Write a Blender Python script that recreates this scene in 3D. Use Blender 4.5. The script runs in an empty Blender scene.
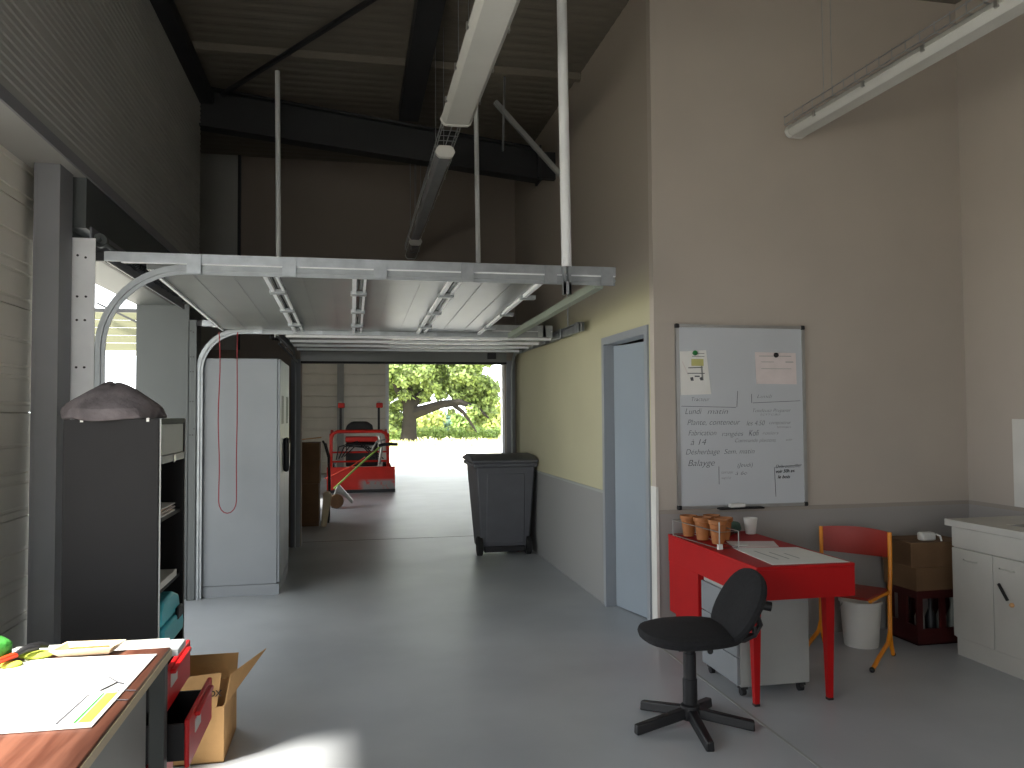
import bpy, math, random
import numpy as np
from mathutils import Matrix, Vector
random.seed(4)
RNG = np.random.default_rng(7)
SC = bpy.context.scene
COL = SC.collection
PI = math.pi

# ------------------------------------------------------------------ materials
def lin(h):
    h = h.lstrip('#'); c = [int(h[i:i+2], 16)/255 for i in (0, 2, 4)]
    return tuple(x/12.92 if x <= .04045 else ((x+.055)/1.055)**2.4 for x in c) + (1,)

def nd(nt, t, **kw):
    n = nt.nodes.new(t)
    for k, v in kw.items():
        if k in n.inputs: n.inputs[k].default_value = v
        else: setattr(n, k, v)
    return n

def mat(name, col, rough=.6, metal=0., var=.12, scale=6., bump=0., bscale=60., spec=.5, coat=0., trans=0.):
    m = bpy.data.materials.new(name); m.use_nodes = True
    nt = m.node_tree; b = nt.nodes['Principled BSDF']
    c = lin(col) if isinstance(col, str) else tuple(col) + (1,)
    b.inputs['Roughness'].default_value = rough; b.inputs['Metallic'].default_value = metal
    b.inputs['Specular IOR Level'].default_value = spec
    b.inputs['Coat Weight'].default_value = coat
    tc = nd(nt, 'ShaderNodeTexCoord')
    n = nd(nt, 'ShaderNodeTexNoise', Scale=scale, Detail=4.)
    nt.links.new(tc.outputs['Object'], n.inputs['Vector'])
    r = nd(nt, 'ShaderNodeValToRGB')
    r.color_ramp.elements[0].position = .3; r.color_ramp.elements[1].position = .7
    r.color_ramp.elements[0].color = tuple(max(0, x*(1-var)) for x in c[:3]) + (1,)
    r.color_ramp.elements[1].color = tuple(min(1, x*(1+var)) for x in c[:3]) + (1,)
    nt.links.new(n.outputs['Fac'], r.inputs['Fac']); nt.links.new(r.outputs['Color'], b.inputs['Base Color'])
    if bump:
        n2 = nd(nt, 'ShaderNodeTexNoise', Scale=bscale, Detail=3.)
        nt.links.new(tc.outputs['Object'], n2.inputs['Vector'])
        bp = nd(nt, 'ShaderNodeBump', Strength=bump, Distance=.01)
        nt.links.new(n2.outputs['Fac'], bp.inputs['Height']); nt.links.new(bp.outputs['Normal'], b.inputs['Normal'])
    return m

M = dict(
    galv=mat('galvanised_steel', '#a9adb0', .38, .85, .12, 14, .08, 80),
    galv_white=mat('white_steel', '#e2e4e6', .4, .0, .05, 8),
    track=mat('track_steel', '#9ea2a4', .42, .6, .1, 12),
    dark_steel=mat('dark_painted_steel', '#26272a', .55, 0, .15, 4),
    col_grey=mat('grey_painted_steel', '#7d7e82', .5, 0, .08, 3),
    jamb=mat('jamb_grey', '#4e5252', .5, 0, .06, 2),
    clad=mat('grey_cladding', '#a3a39f', .55, 0, .06, 2),
    sect=mat('pale_sectional_panel', '#dcd8cd', .5, 0, .05, 3, .05, 200),
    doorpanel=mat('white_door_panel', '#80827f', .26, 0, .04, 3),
    deck=mat('roof_deck', '#6e685e', .6, 0, .1, 2),
    black=mat('black_plastic', '#17171a', .5, 0, .2, 10),
    rubber=mat('rubber', '#141414', .8, 0, .2, 10),
    cab_black=mat('charcoal_laminate', '#1e1d1e', .6, 0, .08, 4, spec=.25),
    cab_grey=mat('grey_cabinet_edge', '#9a9c99', .5, 0, .05, 4),
    locker=mat('grey_locker_paint', '#83878b', .42, 0, .05, 2.5),
    sinkwhite=mat('off_white_laminate', '#b4b2ab', .45, 0, .04, 5),
    white=mat('white_paint', '#d6d5d0', .4, 0, .04, 5),
    paper=mat('paper', '#e4e3df', .8, 0, .03, 10),
    pinkpaper=mat('pink_paper', '#dbd0ce', .8, 0, .05, 10),
    red=mat('red_paint', '#a80306', .55, 0, .06, 4, spec=.3),
    red_bright=mat('red_drawer_plastic', '#d8181c', .4, 0, .06, 4),
    red_mach=mat('red_machine_paint', '#c42416', .4, 0, .12, 6),
    wood_red=mat('red_stained_plywood', '#8a2013', .45, 0, .15, 5),
    orange=mat('orange_tube_paint', '#e08a14', .4, 0, .06, 6),
    fabric=mat('black_fabric', '#18181b', .95, 0, .35, 60, .5, 300),
    binp=mat('grey_bin_plastic', '#55565b', .5, 0, .1, 5, .05, 60),
    card=mat('cardboard', '#c79c68', .85, 0, .1, 7, .1, 90),
    card_dk=mat('brown_cardboard', '#6f543a', .85, 0, .12, 6),
    crate=mat('dark_red_crate', '#40100f', .5, 0, .2, 6),
    teal=mat('turquoise_plastic', '#4fc6d6', .4, 0, .06, 5),
    terracotta=mat('terracotta_plastic', '#9c6030', .6, 0, .15, 9),
    soil=mat('soil', '#2a2018', .95, 0, .4, 60, .6, 150),
    green=mat('green_cloth', '#3f9a3a', .8, 0, .2, 20, .3, 80),
    lime=mat('lime_cloth', '#b9c74a', .8, 0, .15, 15),
    redorange=mat('red_orange_handle', '#d8401c', .45, 0, .1, 9),
    tray=mat('cream_plastic', '#d9c9a8', .5, 0, .05, 8),
    crumbs=mat('orange_crumbs', '#a8682c', .9, 0, .5, 60, .6, 120),
    lampbody=mat('lamp_body', '#bdbdb8', .4, 0, .04, 5),
    lampclear=mat('lamp_cover', '#8f9196', .12, 0, .05, 5, coat=.6),
    sack=mat('dark_grey_cloth', '#6f686a', .95, 0, .35, 9, .8, 25),
    cord=mat('dark_red_cord', '#7c1420', .7, 0, .1, 5),
    brace=mat('green_grey_strut', '#8e968a', .45, .2, .06, 6),
    ink=mat('dark_ink', '#4a4a52', .6, 0, .1, 5),
    ink_black=mat('black_ink', '#101014', .6, 0, .1, 5),
    box_ink=mat('carton_ink', '#3a2c22', .8, 0, .1, 5),
    magnet_green=mat('green_magnet', '#1f7a35', .4, 0, .05, 5),
    yellow=mat('yellow_marker', '#c2be7c', .8, 0, .05, 5),
    board=mat('whiteboard_enamel', '#bfc3c8', .22, 0, .02, 3),
    alu=mat('aluminium', '#a6a6a4', .35, .8, .06, 10),
    bark=mat('bark', '#1c1814', .95, 0, .3, 3, .7, 6),
    glassbottle=mat('pale_bottle', '#9aa09a', .3, 0, .1, 6),
    rust=mat('rusty_wheel', '#7a5a3c', .6, .2, .2, 9),
    lime_rod=mat('green_handle_paint', '#8fb04a', .45, 0, .08, 9),
    concrete=mat('concrete_apron', '#b9b6ac', .85, 0, .1, 2, .1, 40),
    cream_slats=mat('beige_slats', '#6e6f55', .6, 0, .06, 5),
    door=mat('grey_blue_door', '#8f99a2', .35, 0, .03, 2),
    frame=mat('grey_blue_frame', '#8b9096', .4, 0, .03, 4),
    silver=mat('silver_guard', '#b4b4b0', .4, .4, .1, 9),
    tree_dist=mat('far_blue_bush', '#5e7f72', .9, 0, .3, 3),
    amber=mat('warm_label', '#c99a6a', .7, 0, .1, 9),
)

def leafmat(name, col, var=.35, trans=.35):
    m = bpy.data.materials.new(name); m.use_nodes = True; nt = m.node_tree
    b = nt.nodes['Principled BSDF']; out = nt.nodes['Material Output']
    g = nd(nt, 'ShaderNodeNewGeometry'); c = lin(col)
    mp = nd(nt, 'ShaderNodeMapRange'); mp.inputs['To Min'].default_value = 1-var; mp.inputs['To Max'].default_value = 1+var
    nt.links.new(g.outputs['Random Per Island'], mp.inputs['Value'])
    mx = nd(nt, 'ShaderNodeVectorMath', operation='SCALE'); mx.inputs[0].default_value = c[:3]
    nt.links.new(mp.outputs['Result'], mx.inputs['Scale'])
    nt.links.new(mx.outputs[0], b.inputs['Base Color']); b.inputs['Roughness'].default_value = .6
    t = nd(nt, 'ShaderNodeBsdfTranslucent'); nt.links.new(mx.outputs[0], t.inputs['Color'])
    ms = nd(nt, 'ShaderNodeMixShader', Fac=trans)
    nt.links.new(b.outputs[0], ms.inputs[1]); nt.links.new(t.outputs[0], ms.inputs[2]); nt.links.new(ms.outputs[0], out.inputs[0])
    return m
M['leaf'] = leafmat('oak_leaves', '#7f9155', .6); M['leaf2'] = leafmat('bush_leaves', '#8ba25e')
M['grass'] = leafmat('dry_grass', '#cfcf98'); M['leaf_blue'] = leafmat('blue_green_leaves', '#5d7a6c')
M['leaf3'] = leafmat('pale_leaves', '#a9b56c')

def wallmat(name, up, lo, z, rough=.75):
    m = mat(name, up, rough, 0, .04, 1.5, .03, 120); nt = m.node_tree; b = nt.nodes['Principled BSDF']
    src = b.inputs['Base Color'].links[0].from_socket
    g = nd(nt, 'ShaderNodeNewGeometry'); sx = nd(nt, 'ShaderNodeSeparateXYZ'); nt.links.new(g.outputs['Position'], sx.inputs[0])
    gt = nd(nt, 'ShaderNodeMath', operation='GREATER_THAN'); gt.inputs[1].default_value = z
    nt.links.new(sx.outputs['Z'], gt.inputs[0])
    mx = nd(nt, 'ShaderNodeMix', data_type='RGBA'); mx.inputs['A'].default_value = lin(lo)
    nt.links.new(gt.outputs[0], mx.inputs['Factor']); nt.links.new(src, mx.inputs['B']); nt.links.new(mx.outputs['Result'], b.inputs['Base Color'])
    return m
def shaded_upper_zone(m, col, z):
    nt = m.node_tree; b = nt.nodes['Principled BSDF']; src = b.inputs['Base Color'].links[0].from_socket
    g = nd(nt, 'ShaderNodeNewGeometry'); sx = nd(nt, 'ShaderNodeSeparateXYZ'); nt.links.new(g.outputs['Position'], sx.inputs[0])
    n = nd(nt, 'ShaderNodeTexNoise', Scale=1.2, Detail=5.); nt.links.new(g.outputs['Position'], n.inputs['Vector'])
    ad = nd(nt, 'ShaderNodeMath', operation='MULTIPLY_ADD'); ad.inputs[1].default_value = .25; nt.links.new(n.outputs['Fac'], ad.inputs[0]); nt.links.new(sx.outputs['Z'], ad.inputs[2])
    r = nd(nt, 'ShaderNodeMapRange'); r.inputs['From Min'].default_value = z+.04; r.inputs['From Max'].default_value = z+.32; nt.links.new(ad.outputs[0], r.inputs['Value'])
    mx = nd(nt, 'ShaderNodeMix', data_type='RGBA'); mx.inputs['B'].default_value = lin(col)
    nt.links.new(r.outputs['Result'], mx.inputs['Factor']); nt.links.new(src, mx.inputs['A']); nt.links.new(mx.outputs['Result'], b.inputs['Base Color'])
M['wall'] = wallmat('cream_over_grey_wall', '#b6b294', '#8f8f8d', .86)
shaded_upper_zone(M['wall'], '#a69c90', 2.28)  # shade above the parked door, painted in as a browner wall colour
M['nook'] = wallmat('beige_over_grey_wall', '#b3aaa0', '#9b9794', .84)
M['part'] = mat('plasterboard_brown', '#8b8077', .8, 0, .05, 1.2)
M['plain'] = mat('plain_inner_wall', '#9b938a', .8, 0, .05, 1.2)

def floormat():
    m = bpy.data.materials.new('grey_epoxy_floor'); m.use_nodes = True; nt = m.node_tree; b = nt.nodes['Principled BSDF']
    tc = nd(nt, 'ShaderNodeTexCoord')
    n1 = nd(nt, 'ShaderNodeTexNoise', Scale=1.1, Detail=6.); n2 = nd(nt, 'ShaderNodeTexNoise', Scale=2.5, Detail=8.)
    for n in (n1, n2): nt.links.new(tc.outputs['Object'], n.inputs['Vector'])
    r = nd(nt, 'ShaderNodeValToRGB'); r.color_ramp.elements[0].color = lin('#a4a8ad'); r.color_ramp.elements[1].color = lin('#b4b8bc')
    r.color_ramp.elements[0].position = .35; r.color_ramp.elements[1].position = .65
    nt.links.new(n1.outputs['Fac'], r.inputs['Fac']); nt.links.new(r.outputs['Color'], b.inputs['Base Color'])
    mr = nd(nt, 'ShaderNodeMapRange'); mr.inputs['To Min'].default_value = .3; mr.inputs['To Max'].default_value = .42
    nt.links.new(n2.outputs['Fac'], mr.inputs['Value']); nt.links.new(mr.outputs['Result'], b.inputs['Roughness'])
    bp = nd(nt, 'ShaderNodeBump', Strength=.02, Distance=.02); nt.links.new(n2.outputs['Fac'], bp.inputs['Height']); nt.links.new(bp.outputs['Normal'], b.inputs['Normal'])
    return m
M['floor'] = floormat()
pm = bpy.data.materials.new('sun_screen_sheet'); pm.use_nodes = True; nt_ = pm.node_tree
t1 = nd(nt_, 'ShaderNodeBsdfTranslucent', Color=(.28, .3, .28, 1)); t2_ = nd(nt_, 'ShaderNodeBsdfDiffuse', Color=(.4, .4, .4, 1)); ms_ = nd(nt_, 'ShaderNodeMixShader', Fac=.4)
nt_.links.new(t1.outputs[0], ms_.inputs[1]); nt_.links.new(t2_.outputs[0], ms_.inputs[2]); nt_.links.new(ms_.outputs[0], nt_.nodes['Material Output'].inputs[0]); M['sun_screen'] = pm

def woodmat(name, a, bcol, axis_scale):
    m = mat(name, a, .35, 0, .05, 4); nt = m.node_tree; b = nt.nodes['Principled BSDF']
    tc = nd(nt, 'ShaderNodeTexCoord'); mp = nd(nt, 'ShaderNodeMapping'); mp.inputs['Scale'].default_value = axis_scale
    n = nd(nt, 'ShaderNodeTexNoise', Scale=3., Detail=6.); r = nd(nt, 'ShaderNodeValToRGB')
    r.color_ramp.elements[0].color = lin(a); r.color_ramp.elements[1].color = lin(bcol); r.color_ramp.elements[0].position = .35; r.color_ramp.elements[1].position = .65
    nt.links.new(tc.outputs['Object'], mp.inputs[0]); nt.links.new(mp.outputs[0], n.inputs['Vector']); nt.links.new(n.outputs['Fac'], r.inputs['Fac']); nt.links.new(r.outputs['Color'], b.inputs['Base Color'])
    return m
M['desk'] = woodmat('brown_wood_laminate', '#5a3326', '#7d5140', (14, 1, 14))

def scuffmat():   # red bucket blade with a bare-metal worn patch, low on its right half
    m = mat('worn_red_blade', '#c42416', .45, 0, .1, 5); nt = m.node_tree; b = nt.nodes['Principled BSDF']
    src = b.inputs['Base Color'].links[0].from_socket
    tc = nd(nt, 'ShaderNodeTexCoord'); sx = nd(nt, 'ShaderNodeSeparateXYZ'); nt.links.new(tc.outputs['Object'], sx.inputs[0])
    n = nd(nt, 'ShaderNodeTexNoise', Scale=9., Detail=4.); nt.links.new(tc.outputs['Object'], n.inputs['Vector'])
    def smooth(sock, a, c):
        r = nd(nt, 'ShaderNodeMapRange'); r.inputs['From Min'].default_value = a; r.inputs['From Max'].default_value = c
        nt.links.new(sock, r.inputs['Value']); return r.outputs['Result']
    def mul(a, c, op='MULTIPLY'):
        q = nd(nt, 'ShaderNodeMath', operation=op); nt.links.new(a, q.inputs[0])
        if isinstance(c, float): q.inputs[1].default_value = c
        else: nt.links.new(c, q.inputs[1])
        return q.outputs[0]
    f = mul(mul(smooth(sx.outputs['X'], -.08, .05), smooth(sx.outputs['Z'], .26, .2)), smooth(n.outputs['Fac'], .3, .5))
    mx = nd(nt, 'ShaderNodeMix', data_type='RGBA'); mx.inputs['B'].default_value = lin('#8a8684')
    nt.links.new(f, mx.inputs['Factor']); nt.links.new(src, mx.inputs['A']); nt.links.new(mx.outputs['Result'], b.inputs['Base Color'])
    return m
M['blade'] = scuffmat()

# ------------------------------------------------------------------ mesh builder
class MB:
    def __init__(s, o=(0, 0, 0)): s.o = Vector(o); s.v = []; s.f = []
    def add(s, vs, fs):
        k = len(s.v); s.v += [tuple(Vector(p)-s.o) for p in vs]; s.f += [tuple(i+k for i in q) for q in fs]; return s
    def box(s, x0, x1, y0, y1, z0, z1, rot=None):
        vs = [Vector((x, y, z)) for z in (z0, z1) for y in (y0, y1) for x in (x0, x1)]
        if rot is not None:
            c = Vector(((x0+x1)/2, (y0+y1)/2, (z0+z1)/2)); vs = [c+rot @ (p-c) for p in vs]
        return s.add(vs, [(0, 2, 3, 1), (4, 5, 7, 6), (0, 1, 5, 4), (2, 6, 7, 3), (0, 4, 6, 2), (1, 3, 7, 5)])
    def bar(s, p, q, w, h):       # rectangular bar from p to q
        p, q = Vector(p), Vector(q); d = (q-p).normalized()
        u = Vector((0, 0, 1)) if abs(d.z) < .95 else Vector((1, 0, 0))
        a = d.cross(u).normalized()*w/2; b = a.normalized().cross(d)*h/2
        vs = [p-a-b, p+a-b, p+a+b, p-a+b, q-a-b, q+a-b, q+a+b, q-a+b]
        return s.add(vs, [(3, 2, 1, 0), (4, 5, 6, 7), (0, 1, 5, 4), (1, 2, 6, 5), (2, 3, 7, 6), (3, 0, 4, 7)])
    def tube(s, pts, r, n=8, cap=True):
        pts = [Vector(p) for p in pts]; rs = r if isinstance(r, (list, tuple)) else [r]*len(pts)
        vs = []; fs = []; a = None
        for i, p in enumerate(pts):
            d = (pts[min(i+1, len(pts)-1)]-pts[max(i-1, 0)]).normalized()
            if a is None:
                u = Vector((0, 0, 1)) if abs(d.z) < .9 else Vector((1, 0, 0)); a = d.cross(u).normalized()
            else: a = (a-d*a.dot(d)).normalized()
            b = d.cross(a)
            vs += [p+(a*math.cos(2*PI*k/n)+b*math.sin(2*PI*k/n))*rs[i] for k in range(n)]
        for i in range(len(pts)-1):
            for k in range(n):
                fs.append((i*n+k, i*n+(k+1) % n, (i+1)*n+(k+1) % n, (i+1)*n+k))
        if cap: fs += [tuple(range(n))[::-1], tuple(range((len(pts)-1)*n, len(pts)*n))]
        return s.add(vs, fs)
    def cyl(s, p, q, r, n=16): return s.tube([p, q], r, n)
    def lathe(s, c, prof, n=24, axis='z'):
        vs = []; fs = []
        for (r, h) in prof:
            for k in range(n):
                a = 2*PI*k/n; x, y = r*math.cos(a), r*math.sin(a)
                vs.append(Vector(c)+(Vector((x, y, h)) if axis == 'z' else Vector((h, x, y)) if axis == 'x' else Vector((x, h, y))))
        m = len(prof)
        for i in range(m-1):
            for k in range(n): fs.append((i*n+k, i*n+(k+1) % n, (i+1)*n+(k+1) % n, (i+1)*n+k))
        fs += [tuple(range(n))[::-1], tuple(range((m-1)*n, m*n))]
        return s.add(vs, fs)
    def prism(s, poly, axis, a, b):   # poly: (u,v) pairs; axis x -> (y,z); y -> (x,z); z -> (x,y)
        def P(u, v, w): return {'x': (w, u, v), 'y': (u, w, v), 'z': (u, v, w)}[axis]
        n = len(poly); vs = [P(u, v, a) for u, v in poly]+[P(u, v, b) for u, v in poly]
        fs = [tuple(range(n)), tuple(range(2*n-1, n-1, -1))]+[(i, i+n, (i+1) % n+n, (i+1) % n) for i in range(n)]
        return s.add(vs, fs)
    def ball(s, c, r, n=12, m=8, jit=0):
        rx, ry, rz = r if isinstance(r, (list, tuple)) else (r, r, r); vs = [Vector(c)+Vector((0, 0, -rz))]; fs = []
        for i in range(1, m):
            t = -PI/2+PI*i/m
            for k in range(n):
                a = 2*PI*k/n; j = 1+random.uniform(-jit, jit)
                vs.append(Vector(c)+Vector((rx*math.cos(t)*math.cos(a), ry*math.cos(t)*math.sin(a), rz*math.sin(t)))*j)
        vs.append(Vector(c)+Vector((0, 0, rz)))
        for k in range(n): fs.append((0, 1+(k+1) % n, 1+k))
        for i in range(m-2):
            for k in range(n): fs.append((1+i*n+k, 1+i*n+(k+1) % n, 1+(i+1)*n+(k+1) % n, 1+(i+1)*n+k))
        L = len(vs)-1
        for k in range(n): fs.append((L, 1+(m-2)*n+k, 1+(m-2)*n+(k+1) % n))
        return s.add(vs, fs)
    def build(s, name, m, parent=None, bevel=0, smooth=True, sub=0):
        me = bpy.data.meshes.new(name); me.from_pydata(s.v, [], s.f); me.update()
        import bmesh
        bm = bmesh.new(); bm.from_mesh(me); bmesh.ops.recalc_face_normals(bm, faces=bm.faces); bm.to_mesh(me); bm.free()
        if smooth:
            for p in me.polygons: p.use_smooth = True
            me.set_sharp_from_angle(angle=math.radians(35))
        me.materials.append(M[m] if isinstance(m, str) else m)
        o = bpy.data.objects.new(name, me); COL.objects.link(o)
        if parent is not None: o.parent = parent
        else: o.location = s.o
        if bevel:
            b = o.modifiers.new('bevel', 'BEVEL'); b.width = bevel; b.segments = 2; b.limit_method = 'ANGLE'
        if sub:
            b = o.modifiers.new('sub', 'SUBSURF'); b.levels = b.render_levels = sub
        return o

def tag(o, label, cat, group=None, kind=None):
    o['label'] = label; o['category'] = cat
    if group: o['group'] = group
    if kind: o['kind'] = kind
    return o
def thing(name, label, cat, loc=(0, 0, 0), rz=0, group=None):
    o = bpy.data.objects.new(name, None); o.empty_display_size = .1; COL.objects.link(o)
    o.location = loc; o.rotation_euler = (0, 0, rz)
    return tag(o, label, cat, group)
def struct(o): o['kind'] = 'structure'; return o
def sbox(name, m, *a, **k): return struct(MB().box(*a).build(name, m, **k))
def dup(root, loc, rz, label=None):
    r = root.copy(); COL.objects.link(r); r.location = loc; r.rotation_euler = (0, 0, rz)
    if label: r['label'] = label
    for ch in list(root.children):
        c = ch.copy(); COL.objects.link(c); c.parent = r
        for g in ch.children:
            e = g.copy(); COL.objects.link(e); e.parent = c
    return r
def writing(parent, body, size, loc, m='ink', rot=(PI/2, 0, 0), shear=.25, name='handwriting', off=(0, 0, 0), sx=1., bold=0., width=0):
    cu = bpy.data.curves.new('t', 'FONT'); cu.body = body; cu.size = size; cu.shear = shear; cu.extrude = .0004; cu.offset = bold
    if width:
        pass
    ob = bpy.data.objects.new('t', cu); COL.objects.link(ob)
    dg = bpy.context.evaluated_depsgraph_get(); me = bpy.data.meshes.new_from_object(ob.evaluated_get(dg))
    bpy.data.objects.remove(ob); bpy.data.curves.remove(cu)
    if width: sx = width/max(v.co.x for v in me.vertices)
    me.transform(Matrix.Translation(Vector(loc)-Vector(off)) @ Matrix.Rotation(rot[2], 4, 'Z') @ Matrix.Rotation(rot[0], 4, 'X') @ Matrix.Rotation(rot[1], 4, 'Z') @ Matrix.Diagonal((sx, 1, 1, 1)))
    me.materials.clear(); me.materials.append(M[m])
    o = bpy.data.objects.new(name, me); COL.objects.link(o); o.parent = parent
    return o

# ------------------------------------------------------------------ camera
H = 1.48
F, YAW, PIT, ROLL = 790., .19984, .0367, -.00651
cy, sy = math.cos(YAW), math.sin(YAW)
fw = Vector((sy*math.cos(PIT), cy*math.cos(PIT), math.sin(PIT))); r0 = Vector((cy, -sy, 0)); u0 = r0.cross(fw)
rr = r0*math.cos(ROLL)+u0*math.sin(ROLL); uu = -r0*math.sin(ROLL)+u0*math.cos(ROLL)
cam = bpy.data.cameras.new('camera'); co = bpy.data.objects.new('camera', cam); COL.objects.link(co)
cam.sensor_width = 36; cam.lens = F/1024*36; cam.clip_end = 500
mw = Matrix.Identity(4)
for i, vv in enumerate((rr, uu, -fw)):
    for j in range(3): mw[j][i] = vv[j]
mw.translation = (0, 0, H); co.matrix_world = mw; SC.camera = co

# ------------------------------------------------------------------ room shell
XL, XR, YC, XN, ZC, YP, YF = -1.32, 1.913, 4.81, 4.23, 4.38, 9.2, 20.0
sbox('floor', 'floor', -2.6, XN+.1, -3.6, YF+.2, -.1, 0)
# roof deck with small flutes running across the hall
m = MB(); pts = []
y = -3.6; k = 0
while y < YF+.2:
    pts += [(y, ZC+.0), (y+.05, ZC), (y+.075, ZC+.004), (y+.105, ZC+.004)]; y += .13
pts2 = pts+[(pts[-1][0], ZC+.1), (pts[0][0], ZC+.1)]
struct(m.prism(pts2, 'x', -2.7, XN+.2).build('ceiling', 'deck', smooth=False))
# left wall above the door heads: fine horizontal ribs
m = MB(); pts = [(XL, 2.70)]; z = 2.72; k = 0
while z < ZC:
    w = .028 if k % 9 else .06
    pts += [(XL, z), (XL+.006, z+.006), (XL+.006, z+w-.006), (XL, z+w)]; z += w+.012; k += 1
pts += [(XL, ZC+.02), (-1.7, ZC+.02), (-1.7, 2.70)]
struct(m.prism(pts, 'y', -3.5, 7.3).build('wall_left', 'clad', smooth=False))
sbox('trim_1', 'col_grey', XL-.004, XL+.008, -3.5, 7.3, 2.69, 2.745)
# closed pale sectional door in the near part of the left wall, plus an unseen opening shaped for sun on the desk
m = MB(); pts = [(-1.55, .0)]; z = .0; k = 0
def prof(z0, z1):
    p = [(-1.55, z0)]; z = z0+.03
    while z < z1-.05:
        p += [(-1.55, z), (-1.556, z+.004), (-1.556, z+.016), (-1.55, z+.02)]; z += .125 if len(p) % 3 else .05
    return p+[(-1.55, z1-.006), (-1.565, z1-.003), (-1.565, z1)]
pts = []
zz = [0, .5, 1.0, 1.5, 2.0, 2.5, 2.72]
for a, b in zip(zz[:-1], zz[1:]): pts += prof(a, b)
pts += [(-1.7, 2.72), (-1.7, 0)]
struct(m.prism(pts, 'y', 3.05, 4.3).build('door_2', 'sect', smooth=False))
def lowband(y0, y1, z0, z1, n): return sbox('wall_left_lower', 'sect', -1.7, -1.55, y0, y1, z0, z1)
lowband(-3.5, -.3, 0, 2.72, 0); lowband(-.3, 3.05, 0, .75, 0); lowband(-.3, 3.05, 2.4, 2.72, 0)
# lintel over the open left door, its far jamb and the wall beyond it
sbox('trim_2', 'jamb', -1.70, -1.42, 4.3, 6.8, 2.37, 2.71)
sbox('trim_15', 'dark_steel', -1.425, -1.405, 4.36, 6.8, 2.37, 2.40)
sbox('trim_16', 'jamb', -1.42, -1.335, 4.36, 6.8, 2.44, 2.70)
sbox('trim_3', 'jamb', -1.70, -1.30, 6.8, 7.32, 0, 2.72)
sbox('wall_left_far', 'clad', -1.80, -1.66, 7.30, YP, 0, ZC+.02)
# steel H column between the two left doors
m = MB(); m.box(-1.402, -1.385, 4.14, 4.318, 0, 2.70).box(-1.402, -1.485, 4.141, 4.15, 0, 2.70).box(-1.50, -1.485, 4.14, 4.30, 0, 2.70)
struct(m.build('steel_column', 'col_grey'))
# right wall of the hall with the doorway
DY0, DY1, DZ = 4.955, 5.815, 2.0
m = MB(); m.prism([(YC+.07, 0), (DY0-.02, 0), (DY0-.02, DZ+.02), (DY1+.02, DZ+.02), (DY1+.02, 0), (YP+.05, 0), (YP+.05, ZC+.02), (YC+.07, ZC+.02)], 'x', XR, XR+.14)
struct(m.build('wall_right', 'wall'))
sbox('wall_nook', 'nook', XR, XN+.1, YC, YC+.07, 0, ZC+.02)
struct(MB().prism([(-3.6, 0), (YF+.1, 0), (YF+.1, ZC+.02), (-.4, ZC+.02), (-.4, 1.4), (-2.4, 1.4), (-2.4, 2.5), (-.401, 2.5), (-.401, ZC+.02), (-3.6, ZC+.02)], 'x', XN, XN+.15).build('wall_nook_right', 'nook'))  # unseen window opening added to brighten the left walls
# dado strips
sbox('trim_4', 'cab_grey', XR-.008, XR+.01, DY1+.06, YP, .855, .875)
sbox('trim_5', 'plain', XR, XN, YC-.009, YC+.01, .825, .85)
sbox('trim_6', 'plain', XN-.009, XN+.01, 1.0, YC, .825, .85)
sbox('trim_7', 'white', XR-.006, XR+.012, YC-.012, YC+.075, 0, 1.0)
# partition with its door opening
m = MB(); m.prism([(-1.88, 0), (-.56, 0), (-.56, 2.06), (1.80, 2.06), (1.80, 0), (XN, 0), (XN, ZC+.02), (-1.88, ZC+.02)], 'y', YP, YP+.14)
struct(m.build('wall_partition', 'part'))
sbox('trim_8', 'clad', -1.655, -1.25, YP-.03, YP+.01, 2.2, ZC)
sbox('trim_9', 'dark_steel', -1.25, -1.22, YP-.06, YP+.01, 2.2, ZC)
# far room
struct(MB().prism([(YP, 0), (12.2, 0), (12.2, 2.1), (13.7, 2.1), (13.7, 0), (YF, 0), (YF, ZC+.02), (YP, ZC+.02)], 'x', -1.9, -1.8).build('wall_far_room_left', 'sect'))  # unseen side opening added to light the loader
m = MB()
pts = [(YF, 0)]; z = 0
while z < ZC:
    pts += [(YF, z+.02), (YF-.025, z+.03), (YF-.025, z+.255), (YF, z+.265)]; z += .275
pts += [(YF+.12, z), (YF+.12, 0)]
struct(m.prism(pts, 'x', -2.6, .86).build('wall_far', 'sect', smooth=False))
struct(MB().prism([(.86, 2.75), (3.79, 2.75), (3.79, 0), (XN, 0), (XN, ZC+.02), (.86, ZC+.02)], 'y', YF, YF+.12).build('wall_far_right', 'sect'))
sbox('trim_10', 'galv_white', .82, .90, YF-.06, YF+.14, 0, 2.75)
sbox('trim_11', 'galv_white', 3.78, 3.88, YF-.06, YF+.14, 0, 2.75)
sbox('trim_12', 'cab_grey', -.36, -.2, YF-.1, YF, 0, ZC)
# rear wall, behind the camera, with an unseen opening added for sky fill
struct(MB().prism([(-1.7, 0), (-1.6, 0), (-1.6, 2.8), (.2, 2.8), (.2, 0), (XN, 0), (XN, ZC+.02), (-1.7, ZC+.02)], 'y', -3.6, -3.5).build('wall_back', 'plain'))
# floor joints
sbox('trim_13', 'cab_grey', XR-.012, XR+.002, 1.5, YC, 0, .0015)
sbox('trim_14', 'dark_steel', -.56, 1.80, 9.5, 9.515, 0, .0015)
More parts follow.
